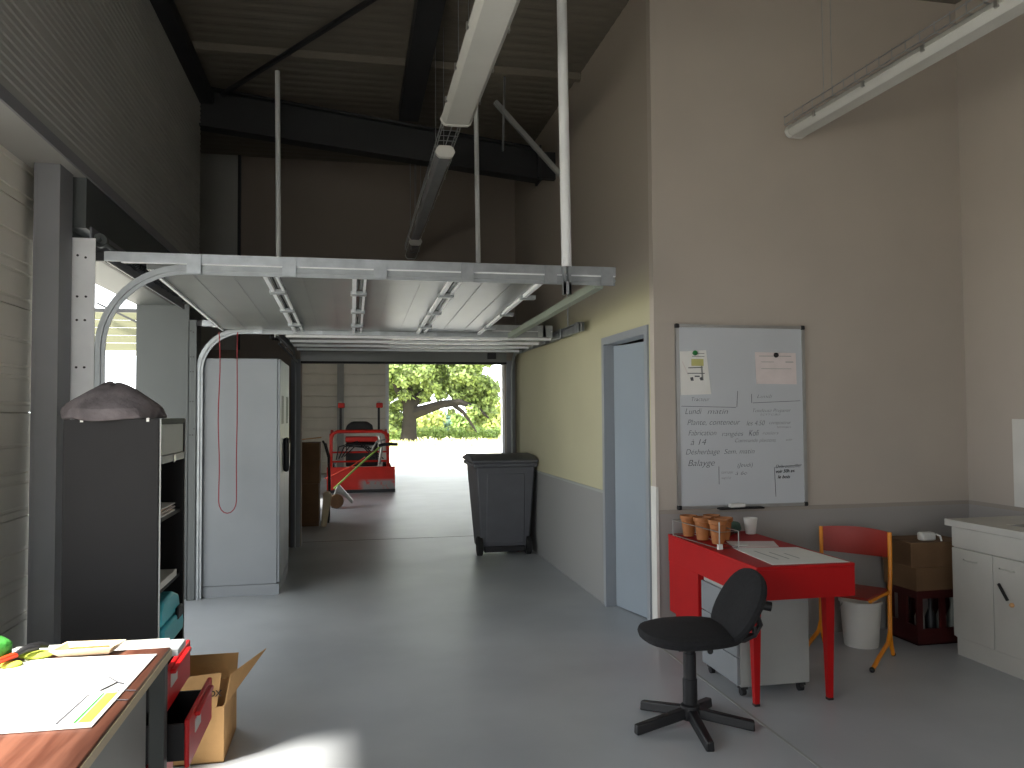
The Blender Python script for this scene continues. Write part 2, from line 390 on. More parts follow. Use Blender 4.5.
# doorway: frame and leaf ajar into the room beyond
fr = MB().prism([(DY0-.055, 0), (DY0, 0), (DY0, DZ), (DY1, DZ), (DY1, 0), (DY1+.055, 0), (DY1+.055, DZ+.055), (DY0-.055, DZ+.055)], 'x', XR-.014, XR+.10).build('door_1', 'frame')
struct(fr)
a = math.atan2(.106, .472)
lf = MB(); lf.box(0, .04, -.85, 0, .008, DZ-.01)
lo = lf.build('door_leaf', 'door', fr); lo.location = (XR+.066, DY1-.006, 0); lo.rotation_euler = (0, 0, a)
hd = MB(); hd.tube([(-.0, -.79, 1.02), (-.05, -.79, 1.02), (-.05, -.68, 1.02)], .009, 8).box(-.006, 0, -.81, -.77, .94, 1.1)
ho = hd.build('door_handle', 'alu', lo)

# roof steel
for i, yy in enumerate((.6, 2.5, 4.4, 6.42, 8.3)):
    struct(MB().box(XL, XR if yy > YC-.4 else XN, yy-.03, yy+.03, ZC-.06, ZC-.002).build('roof_purlin', 'deck'))
struct(MB().box(.42, .6, .5, 7.25, ZC-.20, ZC-.061).build('roof_beam', 'dark_steel'))
struct(MB().box(XL-.01, XL+.12, -3, 7.25, ZC-.16, ZC-.061).build('eaves_beam', 'dark_steel'))
def rz(x, top): return (4.373-.121*(x+1.32)) if top else (4.017-.1036*(x+1.32))
m = MB()
def strip(y0, y1, za, zb):
    m.add([(XL, y0, za(XL)), (1.74, y0, za(1.74)), (1.74, y1, za(1.74)), (XL, y1, za(XL)), (XL, y0, zb(XL)), (1.74, y0, zb(1.74)), (1.74, y1, zb(1.74)), (XL, y1, zb(XL))],
          [(0, 3, 2, 1), (4, 5, 6, 7), (0, 1, 5, 4), (1, 2, 6, 5), (2, 3, 7, 6), (3, 0, 4, 7)])
strip(7.29, 7.31, lambda x: rz(x, 0), lambda x: rz(x, 1)); strip(7.22, 7.38, lambda x: rz(x, 0), lambda x: rz(x, 0)+.018); strip(7.22, 7.38, lambda x: rz(x, 1)-.018, lambda x: rz(x, 1))
m.box(1.74, 1.76, 7.2, 7.4, 3.68, 4.02).box(1.76, XR, 7.27, 7.33, 3.72, 3.98)
struct(m.build('rafter', 'dark_steel'))
struct(MB().bar((-1.12, 7.2, ZC-.09), (.36, 5.0, ZC-.09), .03, .03).build('roof_brace', 'dark_steel'))
struct(MB().bar((1.296, 7.1, ZC-.02), (1.9, 7.06, 3.70), .05, .04).build('knee_brace', 'cab_grey'))

# ------------------------------------------------------------------ overhead door tracks
def arc(c, r, a0, a1, n=10): return [(c[0]+r*math.cos(a0+(a1-a0)*i/n), c[1]+r*math.sin(a0+(a1-a0)*i/n)) for i in range(n+1)]
def side_track(Y, z, xe, name, label, post_x0, post_x1, post_top, post_m, rad, white):
    t = thing(name, label, 'track', (-1.26, Y, 0), 0)
    O = (-1.26, Y, 0)
    m = MB(O); m.box(post_x0, post_x1, Y-.025, Y-.018, 0, post_top).box(post_x0, post_x0+.006, Y-.025, Y+.05, 0, post_top)
    p = m.build('mounting_post', post_m, t)
    for k, (bx_, bz) in enumerate([(.3, -.09), (.3, -.3), (.65, -.3), (.3, -.42), (.62, -.42), (.3, -.66), (.62, -.66), (.3, -.93), (.62, -.93), (.62, -.1), (.8, -.88)]):
        MB(O).lathe((post_x0+(post_x1-post_x0)*bx_, Y-.025, post_top+bz), [(.006, 0), (.006, -.004)], 8, 'y').build('bolt', 'dark_steel', p)
    # vertical guide + curve + lower horizontal track: one folded C profile swept along its path
    x0 = post_x1+.02; cx, cz = x0+rad, z-.03-rad
    path = [(x0, .0), (x0, cz)]+arc((cx, cz), rad, PI, PI/2, 12)[1:]+[(xe, z-.03)]
    def sweep(path, hw, y0, y1, nm, mt):
        m = MB(O); n = len(path); L = []
        for i, (x, zz) in enumerate(path):
            ax, az = path[min(i+1, n-1)][0]-path[max(i-1, 0)][0], path[min(i+1, n-1)][1]-path[max(i-1, 0)][1]
            l = math.hypot(ax, az); nx, nz = -az/l*hw, ax/l*hw
            L.append([(x-nx, y0, zz-nz), (x+nx, y0, zz+nz), (x+nx, y1, zz+nz), (x-nx, y1, zz-nz)])
        vs = [q for w in L for q in w]; fs = []
        for i in range(n-1):
            for k in range(4): fs.append((4*i+k, 4*i+(k+1) % 4, 4*i+4+(k+1) % 4, 4*i+4+k))
        fs += [(0, 1, 2, 3), (4*n-1, 4*n-2, 4*n-3, 4*n-4)]
        m.add(vs, fs); return m.build(nm, mt, t, smooth=False)
    sweep(path, .026, Y-.004, Y+.004, 'curved_track', 'track')
    s2 = []
    sweep([(px_, pz_) for px_, pz_ in path], .006, Y-.016, Y-.004, 'track_groove', 'track')
    m = MB(O); m.prism([(Y-.02, z+.0), (Y-.014, z), (Y-.014, z+.045), (Y+.014, z+.045), (Y+.014, z+.05), (Y-.02, z+.05)], 'x', x0+.02, xe).build('top_rail', 'galv', t)
    MB(O).box(x0+.1, xe, Y-.016, Y-.004, z-.006, z+.002).build('rail_lip', 'galv_white', t)
    xs = x0+.42
    while xs < xe-.1:
        MB(O).box(xs, xs+.07, Y-.03, Y-.02, z-.055, z+.048).build('splice_plate', 'galv', t); xs += .48
    MB(O).box(xe-.09, xe-.02, Y-.03, Y-.02, z-.055, z+.048).build('splice_plate', 'galv', t)
    MB(O).box(post_x1-.01, post_x1+.045, Y-.015, Y+.02, z-.0, z+.05).build('end_bracket', 'black', t, bevel=.006)
    return t
side_track(4.37, 2.272, 1.50, 'door_track', 'front galvanised door track curving from white perforated post across the hall', -1.402, -1.285, 2.385, 'galv_white', .42, True)
side_track(6.78, 2.20, 1.74, 'door_track', 'rear galvanised door track behind the open door panel, curving down beside the tall locker', -1.296, -1.235, 2.25, 'jamb', .34, False)
# overhead door of the left opening, parked flat under the roof
t = thing('overhead_door', 'white sectional garage door parked flat overhead between two tracks', 'garage door', (0, 5.6, 2.2))
O = (0, 5.6, 2.2)
def dz(y): return 2.245-(y-4.4)*.03
xs = [-1.06, -.435, .04, .575, 1.10]
def slab(m, x0, x1, y0, y1, t0, t1):
    return m.add([(x0, y0, dz(y0)+t0), (x1, y0, dz(y0)+t0), (x1, y1, dz(y1)+t0), (x0, y1, dz(y1)+t0), (x0, y0, dz(y0)+t1), (x1, y0, dz(y0)+t1), (x1, y1, dz(y1)+t1), (x0, y1, dz(y1)+t1)],
                 [(0, 3, 2, 1), (4, 5, 6, 7), (0, 1, 5, 4), (1, 2, 6, 5), (2, 3, 7, 6), (3, 0, 4, 7)])
for i in range(4):
    x0, x1 = xs[i]+.004, xs[i+1]-.004
    m = MB(O); slab(m, x0, x1, 4.41, 6.73, 0, .04)
    for k in (1, 2): slab(m, x0+(x1-x0)*k/3-.006, x0+(x1-x0)*k/3+.006, 4.46, 6.68, -.003, .001)
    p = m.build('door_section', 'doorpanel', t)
    m = MB(O); slab(m, x1-.035, x1-.012, 4.41, 6.73, -.02, .001); m.build('stiffener', 'galv_white', p)
    m = MB(O); slab(m, x0+.02, x0+.035, 4.41, 6.73, -.014, .001); m.build('stiffener', 'galv_white', p)
    for yy in (4.9, 5.6, 6.3):
        m = MB(O); m.box(x1-.045, x1+.05, yy-.03, yy+.03, dz(yy)-.028, dz(yy)-.001).build('hinge', 'track', p, bevel=.004)
# strut joining the rail ends
tag(MB((1.4, 5.5, 2.2)).bar((1.41, 4.39, 2.225), (1.36, 6.76, 2.155), .05, .045).build('track_strut', 'brace'), 'slim green grey strut joining the free ends of the two ceiling tracks', 'strut')
# torsion shaft along the left lintel
t = thing('torsion_shaft', 'dark torsion shaft with spring along the lintel above left door opening', 'shaft', (-1.4, 5.5, 2.4))
O = (-1.4, 5.5, 2.4)
MB(O).cyl((-1.30, 4.42, 2.40), (-1.30, 6.74, 2.40), .014, 10).build('shaft', 'jamb', t)
MB(O).tube([(-1.30+.026*math.cos(i*1.2), 4.9+i*.008, 2.40+.026*math.sin(i*1.2)) for i in range(180)], .005, 5).build('spring', 'dark_steel', t)
MB(O).box(-1.335, -1.325, 4.42, 6.74, 2.33, 2.46).build('mounting_rail', 'col_grey', t)
for yy in (4.48, 6.66): MB(O).lathe((-1.30, yy, 2.40), [(.036, -.02), (.036, .02)], 16, 'y').build('cable_drum', 'jamb', t)

# second overhead door, in the partition
def depth_track(X, y0, label, sgn):
    t = thing('door_track', label, 'track', (X, 8.9, 0)); O = (X, 8.9, 0)
    path = [(9.12, 0), (9.12, 1.86)]+[(9.12-.32+.32*math.cos(a_*PI/2/10), 1.86+.32*math.sin(a_*PI/2/10)) for a_ in range(1, 11)]+[(y0, 2.18)]
    n = len(path); vs = []; fs = []; hw = .03
    for i, (yy, zz) in enumerate(path):
        ay, az = path[min(i+1, n-1)][0]-path[max(i-1, 0)][0], path[min(i+1, n-1)][1]-path[max(i-1, 0)][1]
        l = math.hypot(ay, az); ny, nz = -az/l*hw, ay/l*hw
        vs += [(X-.006, yy-ny, zz-nz), (X-.006, yy+ny, zz+nz), (X+.006, yy+ny, zz+nz), (X+.006, yy-ny, zz-nz)]
    for i in range(n-1):
        for k in range(4): fs.append((4*i+k, 4*i+(k+1) % 4, 4*i+4+(k+1) % 4, 4*i+4+k))
    fs += [(0, 1, 2, 3), (4*n-1, 4*n-2, 4*n-3, 4*n-4)]
    MB(O).add(vs, fs).build('curved_track', 'track', t, smooth=False)
    MB(O).box(X-.025, X+.025, y0, 8.7, 2.215, 2.222).box(X+.02*sgn-.003, X+.02*sgn+.003, y0, 8.7, 2.15, 2.222).build('top_rail', 'galv', t)
    yy = y0+.02
    while yy < 8.6:
        MB(O).box(X-.03, X-.02, yy, yy+.08, 2.14, 2.225).build('splice_plate', 'galv', t); yy += .55
    MB(O).box(X-.05, X+.05, 9.16, 9.19, 0, 2.1).build('mounting_post', 'col_grey', t)
    return t
depth_track(1.84, 6.2, 'galvanised track along top of cream wall, curving down at right of far opening', 1)
depth_track(-.62, 6.95, 'galvanised track above the locker, curving down at left of far opening', -1)
t = thing('overhead_door', 'grey white sectional door parked flat above the far opening', 'garage door', (.6, 8, 2.2)); O = (.6, 8, 2.2)
ys = [7.0, 7.47, 7.94, 8.41, 8.86]
for i in range(4):
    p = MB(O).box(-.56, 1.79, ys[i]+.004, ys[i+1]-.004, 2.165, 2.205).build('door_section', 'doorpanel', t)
    MB(O).box(-.56, 1.79, ys[i]+.02, ys[i]+.05, 2.145, 2.166).build('stiffener', 'galv_white', p)
MB(O).box(1.5, 1.6, 8.78, 8.84, 2.09, 2.16).build('bottom_bracket', 'black', t, bevel=.008)
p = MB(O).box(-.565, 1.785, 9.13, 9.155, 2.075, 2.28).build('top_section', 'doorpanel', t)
MB(O).box(-.565, 1.785, 9.128, 9.158, 2.055, 2.078).build('bottom_seal', 'rubber', p)
t = thing('torsion_shaft', 'steel shaft and coil spring above the locker by the far opening', 'shaft', (.6, 9.1, 2.4)); O = (.6, 9.1, 2.4)
MB(O).cyl((-.9, 9.12, 2.34), (1.86, 9.12, 2.34), .016, 10).build('shaft', 'galv', t)
MB(O).tube([(-.88+i*.0035, 9.12+.035*math.cos(i*1.3), 2.34+.035*math.sin(i*1.3)) for i in range(260)], .006, 5).build('spring', 'dark_steel', t)
MB(O).bar((-.72, 8.2, 2.19), (-.58, 8.9, 2.05), .014, .014).build('cable_arm', 'galv', t)
tag(MB((.1, 6.72, 2.3)).box(-.02, .09, 6.733, 6.748, 2.245, 2.30).box(.01, .06, 6.735, 6.748, 2.19, 2.25).build('rail_bracket', 'black', bevel=.006), 'small black bracket clipped to the middle of the rear track', 'bracket')

# hangers: square tubes from the roof to the tracks
def hanger(x, y, z0, z1, w, label, name='track_hanger'):
    t = thing(name, label, 'hanger', (x, y, z0)); O = (x, y, z0)
    MB(O).cyl((x, y, z0+.16), (x-.02, y, z1), w, 12).build('tube', 'galv_white', t)
    MB(O).box(x-.022, x-.008, y-.02, y+.02, z0, z0+.2).box(x+.008, x+.022, y-.02, y+.02, z0, z0+.2).box(x-.022, x+.022, y-.02, y-.012, z0+.0, z0+.07).build('bracket', 'galv', t)
    return t
hanger(1.195, 4.315, 2.15, ZC, .03, 'thick pale steel tube hanging from roof to right end of front track')
hanger(-.60, 6.82, 2.22, ZC-.005, .021, 'thin pale tube dropping from roof behind front track, left of the lamps')
hanger(1.09, 6.82, 2.22, ZC-.005, .021, 'thin pale tube dropping from roof behind front track, between lamps and right wall')
tag(MB((1.25, 6.5, 3.7)).bar((1.27, 6.5, ZC-.003), (1.25, 6.5, 3.70), .035, .012).build('hanger_strap', 'galv'), 'short pale metal strap hanging from the roof near the knee brace', 'strap')
tag(MB((1.84, 6.62, 2.223)).cyl((1.84, 6.62, 2.223), (1.84, 6.62, ZC), .006, 8).build('hanger_rod', 'galv'), 'thin threaded rod hanging from roof to the track end on cream wall', 'rod')

# ------------------------------------------------------------------ lamps on wire cable trays
def lamp(p0, p1, w, label, clear=False):
    d = Vector(p1)-Vector(p0); L = d.length; ang = math.atan2(d.y, d.x)-PI/2
    t = thing('pendant_strip_light', label, 'lamp', p0, ang, 'strip lamps under wire cable trays')
    prof = [(-w/2, .0), (-w/2+.01, .025), (-w/2+.03, .04), (w/2-.03, .04), (w/2-.01, .025), (w/2, 0)]
    MB().prism(prof, 'y', .03, L-.03).build('housing', 'lampbody', t)
    lens = [(-w/2+.004, 0), (-w/2+.012, -.024), (-w/2+.03, -.038), (w/2-.03, -.038), (w/2-.012, -.024), (w/2-.004, 0)]
    MB().prism(lens, 'y', .03, L-.03).build('diffuser', 'lampclear' if clear else 'lampbody', t)
    for yy in (0, L-.03):
        e = [(-w/2-.003, .0), (-w/2+.01, .03), (-w/2+.03, .044), (w/2-.03, .044), (w/2-.01, .03), (w/2+.003, 0), (w/2-.01, -.027), (w/2-.03, -.042), (-w/2+.03, -.042), (-w/2+.01, -.027)]
        MB().prism(e, 'y', yy, yy+.03).build('end_cap', 'white', t)
    yy = .3
    while yy < L-.2:
        for s_ in (-1, 1): MB().box(s_*w/2-.006, s_*w/2+.006, yy, yy+.02, -.012, .02).build('clip', 'alu', t)
        yy += .45
    for yy in (.35, L-.35):
        for s_ in (-.03, .03): MB().cyl((s_, yy, .06), (s_, yy, ZC-p0[2]-.003), .0022, 5).build('suspension_wire', 'galv', t)
    return t
lamp((.64, 4.87, 3.32), (.63, 1.9, 3.32), .20, 'pale strip lamp hanging nearest, centre top, above front track')
lamp((.64, 8.2, 3.32), (.64, 5.47, 3.32), .135, 'strip lamp with shiny dark cover hanging beyond the centre one', True)
lamp((.665, 9.1, 3.30), (.655, 8.32, 3.30), .135, 'short end of dark strip lamp, farthest in the centre row', True)
lamp((2.865, 4.68, 3.32), (3.0, 1.9, 3.32), .15, 'pale strip lamp hanging at upper right in front of beige wall')
def cable_tray(p0, p1, w, label):
    d = Vector(p1)-Vector(p0); L = d.length; ang = math.atan2(d.y, d.x)-PI/2
    m = MB()
    for (x, z) in ((-w/2, .05), (-w/2, .0), (0, 0), (w/2, 0), (w/2, .05)): m.cyl((x, 0, z), (x, L, z), .0035, 6)
    n = int(L/.1)
    for i in range(n+1):
        y_ = i*L/n; m.tube([(-w/2, y_, .06), (-w/2, y_, 0), (w/2, y_, 0), (w/2, y_, .06)], .003, 5)
    o = m.build('cable_tray', 'galv'); o.location = p0; o.rotation_euler = (0, 0, ang)
    return tag(o, label, 'cable tray')
cable_tray((.655, 9.1, 3.372), (.635, 1.8, 3.372), .12, 'wire cable tray above the centre row of strip lamps')
cable_tray((2.862, 4.70, 3.372), (2.997, 1.8, 3.372), .12, 'wire cable tray with hooked ends above the right strip lamp')

# ------------------------------------------------------------------ locker, cord
O = (-.9, 7.28, 0)
t = thing('metal_locker', 'tall pale grey metal locker against left wall with black pull handle', 'locker', O)
lx0, lx1, ly0, ly1, lz = -1.215, -.585, 6.81, 7.76, 1.945
MB(O).box(lx0, lx1-.02, ly0, ly1, .09, lz).build('body', 'locker', t, bevel=.006)
MB(O).box(lx0+.003, lx1-.004, ly0+.003, ly1-.003, 0, .088).build('plinth', 'locker', t)
for k, (a, b) in enumerate(((ly0+.004, (ly0+ly1)/2-.002), ((ly0+ly1)/2+.002, ly1-.004))):
    d = MB(O).box(lx1-.019, lx1, a, b, .10, lz-.006).build('door', 'locker', t, bevel=.004)
    for j in (0, 1):
        MB(O).box(lx1-.002, lx1+.002, a+.15+j*.11, a+.2+j*.11, 1.40, 1.64).build('vent_slot', 'dark_steel', d)
    if k == 0:
        yy = b-.10
        MB(O).box(lx1, lx1+.045, yy-.035, yy+.035, .98, 1.28).build('pull_handle', 'black', d, bevel=.02)
        MB(O).box(lx1+.044, lx1+.05, yy-.018, yy+.018, 1.03, 1.23).build('handle_insert', 'alu', d, bevel=.004)
pts = [(-1.055, 6.705, 2.15)]+[(-1.05+.006*math.sin(i), 6.705, 2.1-i*.135) for i in range(10)]
pts += [(-.98+.068*math.cos(PI+a_*PI/8), 6.705, .79+.10*math.sin(PI+a_*PI/8)) for a_ in range(9)]
pts += [(-.912-.002*math.sin(i), 6.705, .9+i*.135) for i in range(10)]+[(-.91, 6.705, 2.15)]
tag(MB((-.98, 6.705, .68)).tube(pts, .0045, 6).build('pull_cord', 'cord'), 'dark red pull cord looped from rear track in front of the grey locker', 'cord')

# ------------------------------------------------------------------ black tambour cabinet and what is in it
bx0, bx1, by0, by1, bz = -1.185, -.805, 3.62, 4.13, 1.465
O = (-1.0, 3.87, 0)
t = thing('shelf_cabinet', 'tall charcoal cabinet with open shelves facing the aisle, by steel column', 'cabinet', O)
MB(O).box(bx0, bx1, by0, by0+.02, .04, bz).build('side_panel', 'cab_black', t, bevel=.002)
MB(O).box(bx0, bx1, by1-.02, by1, .04, bz).build('side_panel', 'cab_black', t, bevel=.002)
MB(O).box(bx0, bx0+.012, by0+.02, by1-.02, .04, bz).build('back_panel', 'cab_black', t)
MB(O).box(bx0, bx1, by0+.02, by1-.02, bz-.025, bz).build('top_panel', 'cab_black', t)
MB(O).box(bx0, bx1, by0+.02, by1-.02, .04, .07).build('bottom_panel', 'cab_black', t)
MB(O).box(bx0, bx1, by0, by1, 0, .04).build('plinth', 'cab_black', t)
sh = MB(O).box(bx1-.02, bx1-.004, by0+.02, by1-.02, bz-.16, bz-.026).build('shutter', 'cab_grey', t)
MB(O).box(bx1-.018, bx1+.004, by0+.025, by1-.025, bz-.195, bz-.163).build('shutter_rail', 'cab_grey', t)
MB(O).lathe((bx1+.004, (by0+by1)/2, bz-.18), [(.022, 0), (.018, .004)], 20, 'x').build('shutter_grip', 'alu', sh)
for yy in (by0, by1-.004): MB(O).box(bx1-.006, bx1+.004, yy, yy+.004, .04, bz).build('edge_strip', 'cab_grey', t)
for z_ in (1.03, .72): MB(O).box(bx0+.012, bx1-.015, by0+.02, by1-.02, z_-.018, z_).build('shelf', 'cab_black', t)
for k, (xx) in enumerate((bx0+.07, bx1-.05)):
    MB(O).box(xx-.006, xx+.006, by0-.002, by0+.004, bz-.012, bz+.004).build('screw_cap', 'white', t)
for k in range(5):
    tag(MB((-.95, 3.86, 1.03+k*.008)).box(-1.10, -.82-.012*(k % 2), 3.66+.01*(k % 3), 4.0-.03*(k % 2), 1.0305+k*.008, 1.0365+k*.008).build('paper_pad', ('paper', 'card', 'pinkpaper', 'amber', 'paper')[k], bevel=.001),
        ('lowest pad, white, in the stack on upper cabinet shelf', 'tan folder just above the lowest pad on upper cabinet shelf', 'pink pad midway in the stack on upper cabinet shelf', 'light brown folder second from top of the upper shelf stack', 'white pad on top of the stack on upper cabinet shelf')[k], 'paper pad', 'papers on the upper cabinet shelf')
t2 = tag(MB((-.95, 3.86, .72)).box(-1.10, -.815, 3.66, 4.02, .7205, .752).build('paper_ream', 'paper', bevel=.003), 'thick white paper stack on the middle cabinet shelf', 'paper')
O = (-.96, 3.86, .07)
t = thing('tool_case', 'turquoise plastic tool case on the bottom of the open cabinet', 'tool case', (-.96, 3.86, .46))
O = (-.96, 3.86, .46)
MB(O).prism([(3.68, .461), (4.05, .461), (4.07, .50), (4.04, .56), (3.66, .56), (3.65, .50)], 'x', -1.14, -.79).build('lower_shell', 'teal', t, bevel=.012)
MB(O).prism([(3.66, .565), (4.04, .565), (4.0, .64), (3.9, .672), (3.7, .672), (3.65, .63)], 'x', -1.14, -.80).build('lid', 'teal', t, bevel=.012)
MB(O).box(-.80, -.785, 3.92, 4.02, .535, .59).build('latch', 'black', t, bevel=.006)
cabshelf = MB((-1.0, 3.87, 0)).box(bx0+.012, bx1-.015, by0+.02, by1-.02, .442, .46).build('shelf', 'cab_black', bpy.data.objects['shelf_cabinet'])
# soft bundle on top of the cabinet
m = MB((-1.03, 3.84, bz)); n = 22
rings = [(.176, .0005), (.218, .0005), (.216, .008), (.212, .048), (.155, .086), (.095, .122), (.04, .152), (.006, .158)]
vs = []; fs = []
for (r_, h_) in rings:
    for k in range(n):
        a_ = 2*PI*k/n; j = 1+.06*math.sin(3*a_+r_*25)+.05*math.sin(7*a_+h_*60)+random.uniform(-.04, .04)
        vs.append((-1.035+r_*1.0*j*math.cos(a_), 3.795+r_*.98*j*math.sin(a_), bz+.001+h_*(1+.06*math.sin(2*a_+1)+random.uniform(-.05, .05))))
for i in range(n, 3*n):     # the front of the bundle sags over the cabinet edge
    x_, y_, z_ = vs[i]
    if y_ < by0-.004: vs[i] = (x_, y_, z_-.014-.012*math.sin(9*x_))
for i in range(len(rings)-1):
    for k in range(n): fs.append((i*n+k, i*n+(k+1) % n, (i+1)*n+(k+1) % n, (i+1)*n+k))
fs += [tuple(range(n))[::-1], tuple(range((len(rings)-1)*n, len(rings)*n))]
m.add(vs, fs)
tag(m.build('cloth_bundle', 'sack', sub=1), 'dark grey rumpled mound lying on top of the charcoal cabinet', 'bundle')

# ------------------------------------------------------------------ left desk with things on it
dx0, dx1, dy0, dy1, dzt = -1.46, -.555, 1.35, 2.665, .755
O = (-1.0, 2.0, 0)
t = thing('desk', 'brown wood-grain desk with grey legs in the lower left foreground', 'desk', O)
tp = MB(O).box(dx0, dx1, dy0, dy1, dzt-.028, dzt).build('desktop', 'desk', t, bevel=.004)
MB(O).box(dx1-.001, dx1+.003, dy0, dy1, dzt-.03, dzt-.006).build('edge_band', 'tray', tp)
MB(O).box(dx0+.05, dx1+.02, dy1+.002, dy1+.125, dzt-.03, dzt-.01).build('rear_strip', 'galv_white', t)
MB(O).box(dx1-.06, dx1-.04, dy0+.2, dy1-.13, .28, dzt-.03).build('side_panel', 'cab_grey', t, bevel=.003)
for xx in (dx0+.03, dx1-.05):
    for yy in (dy0+.05, dy1-.06):
        MB(O).box(xx, xx+.045, yy, yy+.045, 0, dzt-.03).build('leg', 'jamb', t, bevel=.004)
MB(O).box(dx1-.05, dx1-.03, dy0+.05, dy1-.02, dzt-.075, dzt-.03).build('apron', 'tray', t)
# papers and small things
O = (-.95, 2.3, dzt)
ps = MB(O).add([(x_, y_, dzt+z_) for z_ in (.002, .004) for x_, y_ in ((-.592, 2.02), (-.578, 2.585), (-.945, 2.61), (-1.25, 2.03))],
               [(0, 1, 2, 3), (7, 6, 5, 4), (0, 4, 5, 1), (1, 5, 6, 2), (2, 6, 7, 3), (3, 7, 4, 0)]).build('drawing_sheet', 'paper')
tag(ps, 'large white printed sheet lying on the brown desk', 'paper')
def flat(quad, z, m_, nm, parent, O):
    vs = [(x, y_, z) for x, y_ in quad]+[(x, y_, z+.0006) for x, y_ in quad]
    return MB(O).add(vs, [(3, 2, 1, 0), (4, 5, 6, 7), (0, 1, 5, 4), (1, 2, 6, 5), (2, 3, 7, 6), (3, 0, 4, 7)]).build(nm, m_, parent)
zt = dzt+.0042
flat([(-.603, 2.05), (-.598, 2.25), (-.625, 2.25), (-.632, 2.05)], zt, 'lime', 'printed_band', ps, O)
flat([(-.636, 2.05), (-.629, 2.25), (-.634, 2.25), (-.642, 2.05)], zt, 'green', 'printed_band', ps, O)
flat([(-.675, 2.05), (-.664, 2.25), (-.669, 2.25), (-.682, 2.05)], zt, 'binp', 'printed_band', ps, O)
flat([(-.98, 2.24), (-.93, 2.37), (-.99, 2.37), (-1.05, 2.24)], zt, 'lime', 'printed_picture', ps, O)
flat([(-.92, 2.36), (-.88, 2.46), (-.91, 2.46), (-.96, 2.36)], zt, 'cab_grey', 'printed_picture', ps, O)
tag(MB((-.66, 2.33, dzt)).tube([(-.645, 2.27, dzt+.006), (-.62, 2.33, dzt+.006), (-.655, 2.38, dzt+.006)], .0022, 6).tube([(-.62, 2.33, dzt+.006), (-.60, 2.31, dzt+.007)], .0022, 6).build('wire_clip', 'binp'), 'thin grey wire clip lying on the white sheet', 'wire')
tag(MB((-.62, 2.25, dzt)).tube([(-.635, 2.29, dzt+.003), (-.60, 2.27, dzt+.004), (-.557, 2.26, dzt+.003)], .0015, 5).tube([(-.64, 2.235, dzt+.003), (-.60, 2.20, dzt+.003), (-.557, 2.19, dzt+.003)], .0015, 5).tube([(-.60, 2.27, dzt+.004), (-.60, 2.20, dzt+.003)], .0012, 5).build('wire_loop', 'ink'), 'fine dark wire loop on brown desk edge beside the sheet', 'wire')
t = thing('plastic_tray', 'shallow cream tray holding orange bits at the far end of desk', 'tray', (-.8, 2.62, dzt)); O = (-.8, 2.62, dzt)
z = dzt+.0045
def ring(q, zz): return [(x_, y_, zz) for x_, y_ in q]
q0 = [(-.86, 2.615), (-.722, 2.615), (-.712, 2.67), (-.852, 2.68)]; q1 = [(-.885, 2.60), (-.71, 2.602), (-.69, 2.685), (-.865, 2.70)]; q2 = [(-.876, 2.607), (-.718, 2.609), (-.70, 2.678), (-.859, 2.691)]; q3 = [(-.855, 2.62), (-.727, 2.62), (-.717, 2.665), (-.847, 2.673)]
MB(O).add(ring(q0, z)+ring(q1, z+.022)+ring(q2, z+.022)+ring(q3, z+.005),
          [(3, 2, 1, 0), (0, 1, 5, 4), (1, 2, 6, 5), (2, 3, 7, 6), (3, 0, 4, 7), (4, 5, 9, 8), (5, 6, 10, 9), (6, 7, 11, 10), (7, 4, 8, 11), (8, 9, 13, 12), (9, 10, 14, 13), (10, 11, 15, 14), (11, 8, 12, 15), (12, 13, 14, 15)]).build('bowl', 'tray', t)
c_ = MB(O).box(-.845, -.73, 2.623, 2.665, z+.006, z+.014).build('crumbs', 'crumbs', t, bevel=.004); c_['kind'] = 'stuff'
# secateurs, gloves, cloth and glasses case
t = thing('secateurs', 'secateurs with red jaws and dark grips lying by green glove on desk', 'secateurs', (-1.0, 2.66, dzt)); O = (-1.0, 2.66, dzt)
MB(O).tube([(-.965, 2.60, dzt+.03), (-.945, 2.625, dzt+.036), (-.92, 2.645, dzt+.036), (-.90, 2.652, dzt+.03)], [.007, .010, .010, .007], 10).build('grip', 'black', t)
MB(O).tube([(-.965, 2.58, dzt+.03), (-.94, 2.60, dzt+.038), (-.915, 2.618, dzt+.036)], [.007, .009, .007], 10).build('grip', 'black', t)
MB(O).prism([(-1.0, 2.52), (-.985, 2.515), (-.955, 2.58), (-.972, 2.605)], 'z', dzt+.02, dzt+.034).build('jaw', 'redorange', t, bevel=.004)
def lump(name, c, r, m_, label, cat, seed):
    random.seed(seed); o = MB((c[0], c[1], c[2])).ball((c[0], c[1], c[2]+r[2]*.98), r, 16, 10, .12).build(name, m_, sub=1); return tag(o, label, cat)
lump('work_glove', (-1.035, 2.595, dzt), (.055, .06, .042), 'green', 'crumpled green glove at the left rear of brown desk', 'glove', 3)
lump('cleaning_cloth', (-.925, 2.628, dzt), (.05, .032, .012), 'lime', 'crumpled lime yellow cloth between secateurs and cream tray', 'cloth', 5)
lump('seed_packet_pile', (-.965, 2.555, dzt), (.03, .03, .008), 'lime', 'small yellowish green pouch under the secateurs', 'pouch', 8)
tag(MB((-1.1, 2.45, dzt)).tube([(-1.2, 2.44, dzt+.006), (-1.10, 2.47, dzt+.006), (-1.035, 2.46, dzt+.006), (-1.03, 2.44, dzt+.006), (-1.10, 2.42, dzt+.006), (-1.2, 2.39, dzt+.006)], .005, 8).build('leather_lace', 'desk'), 'brown lace curled on the desk in front of green glove', 'lace')

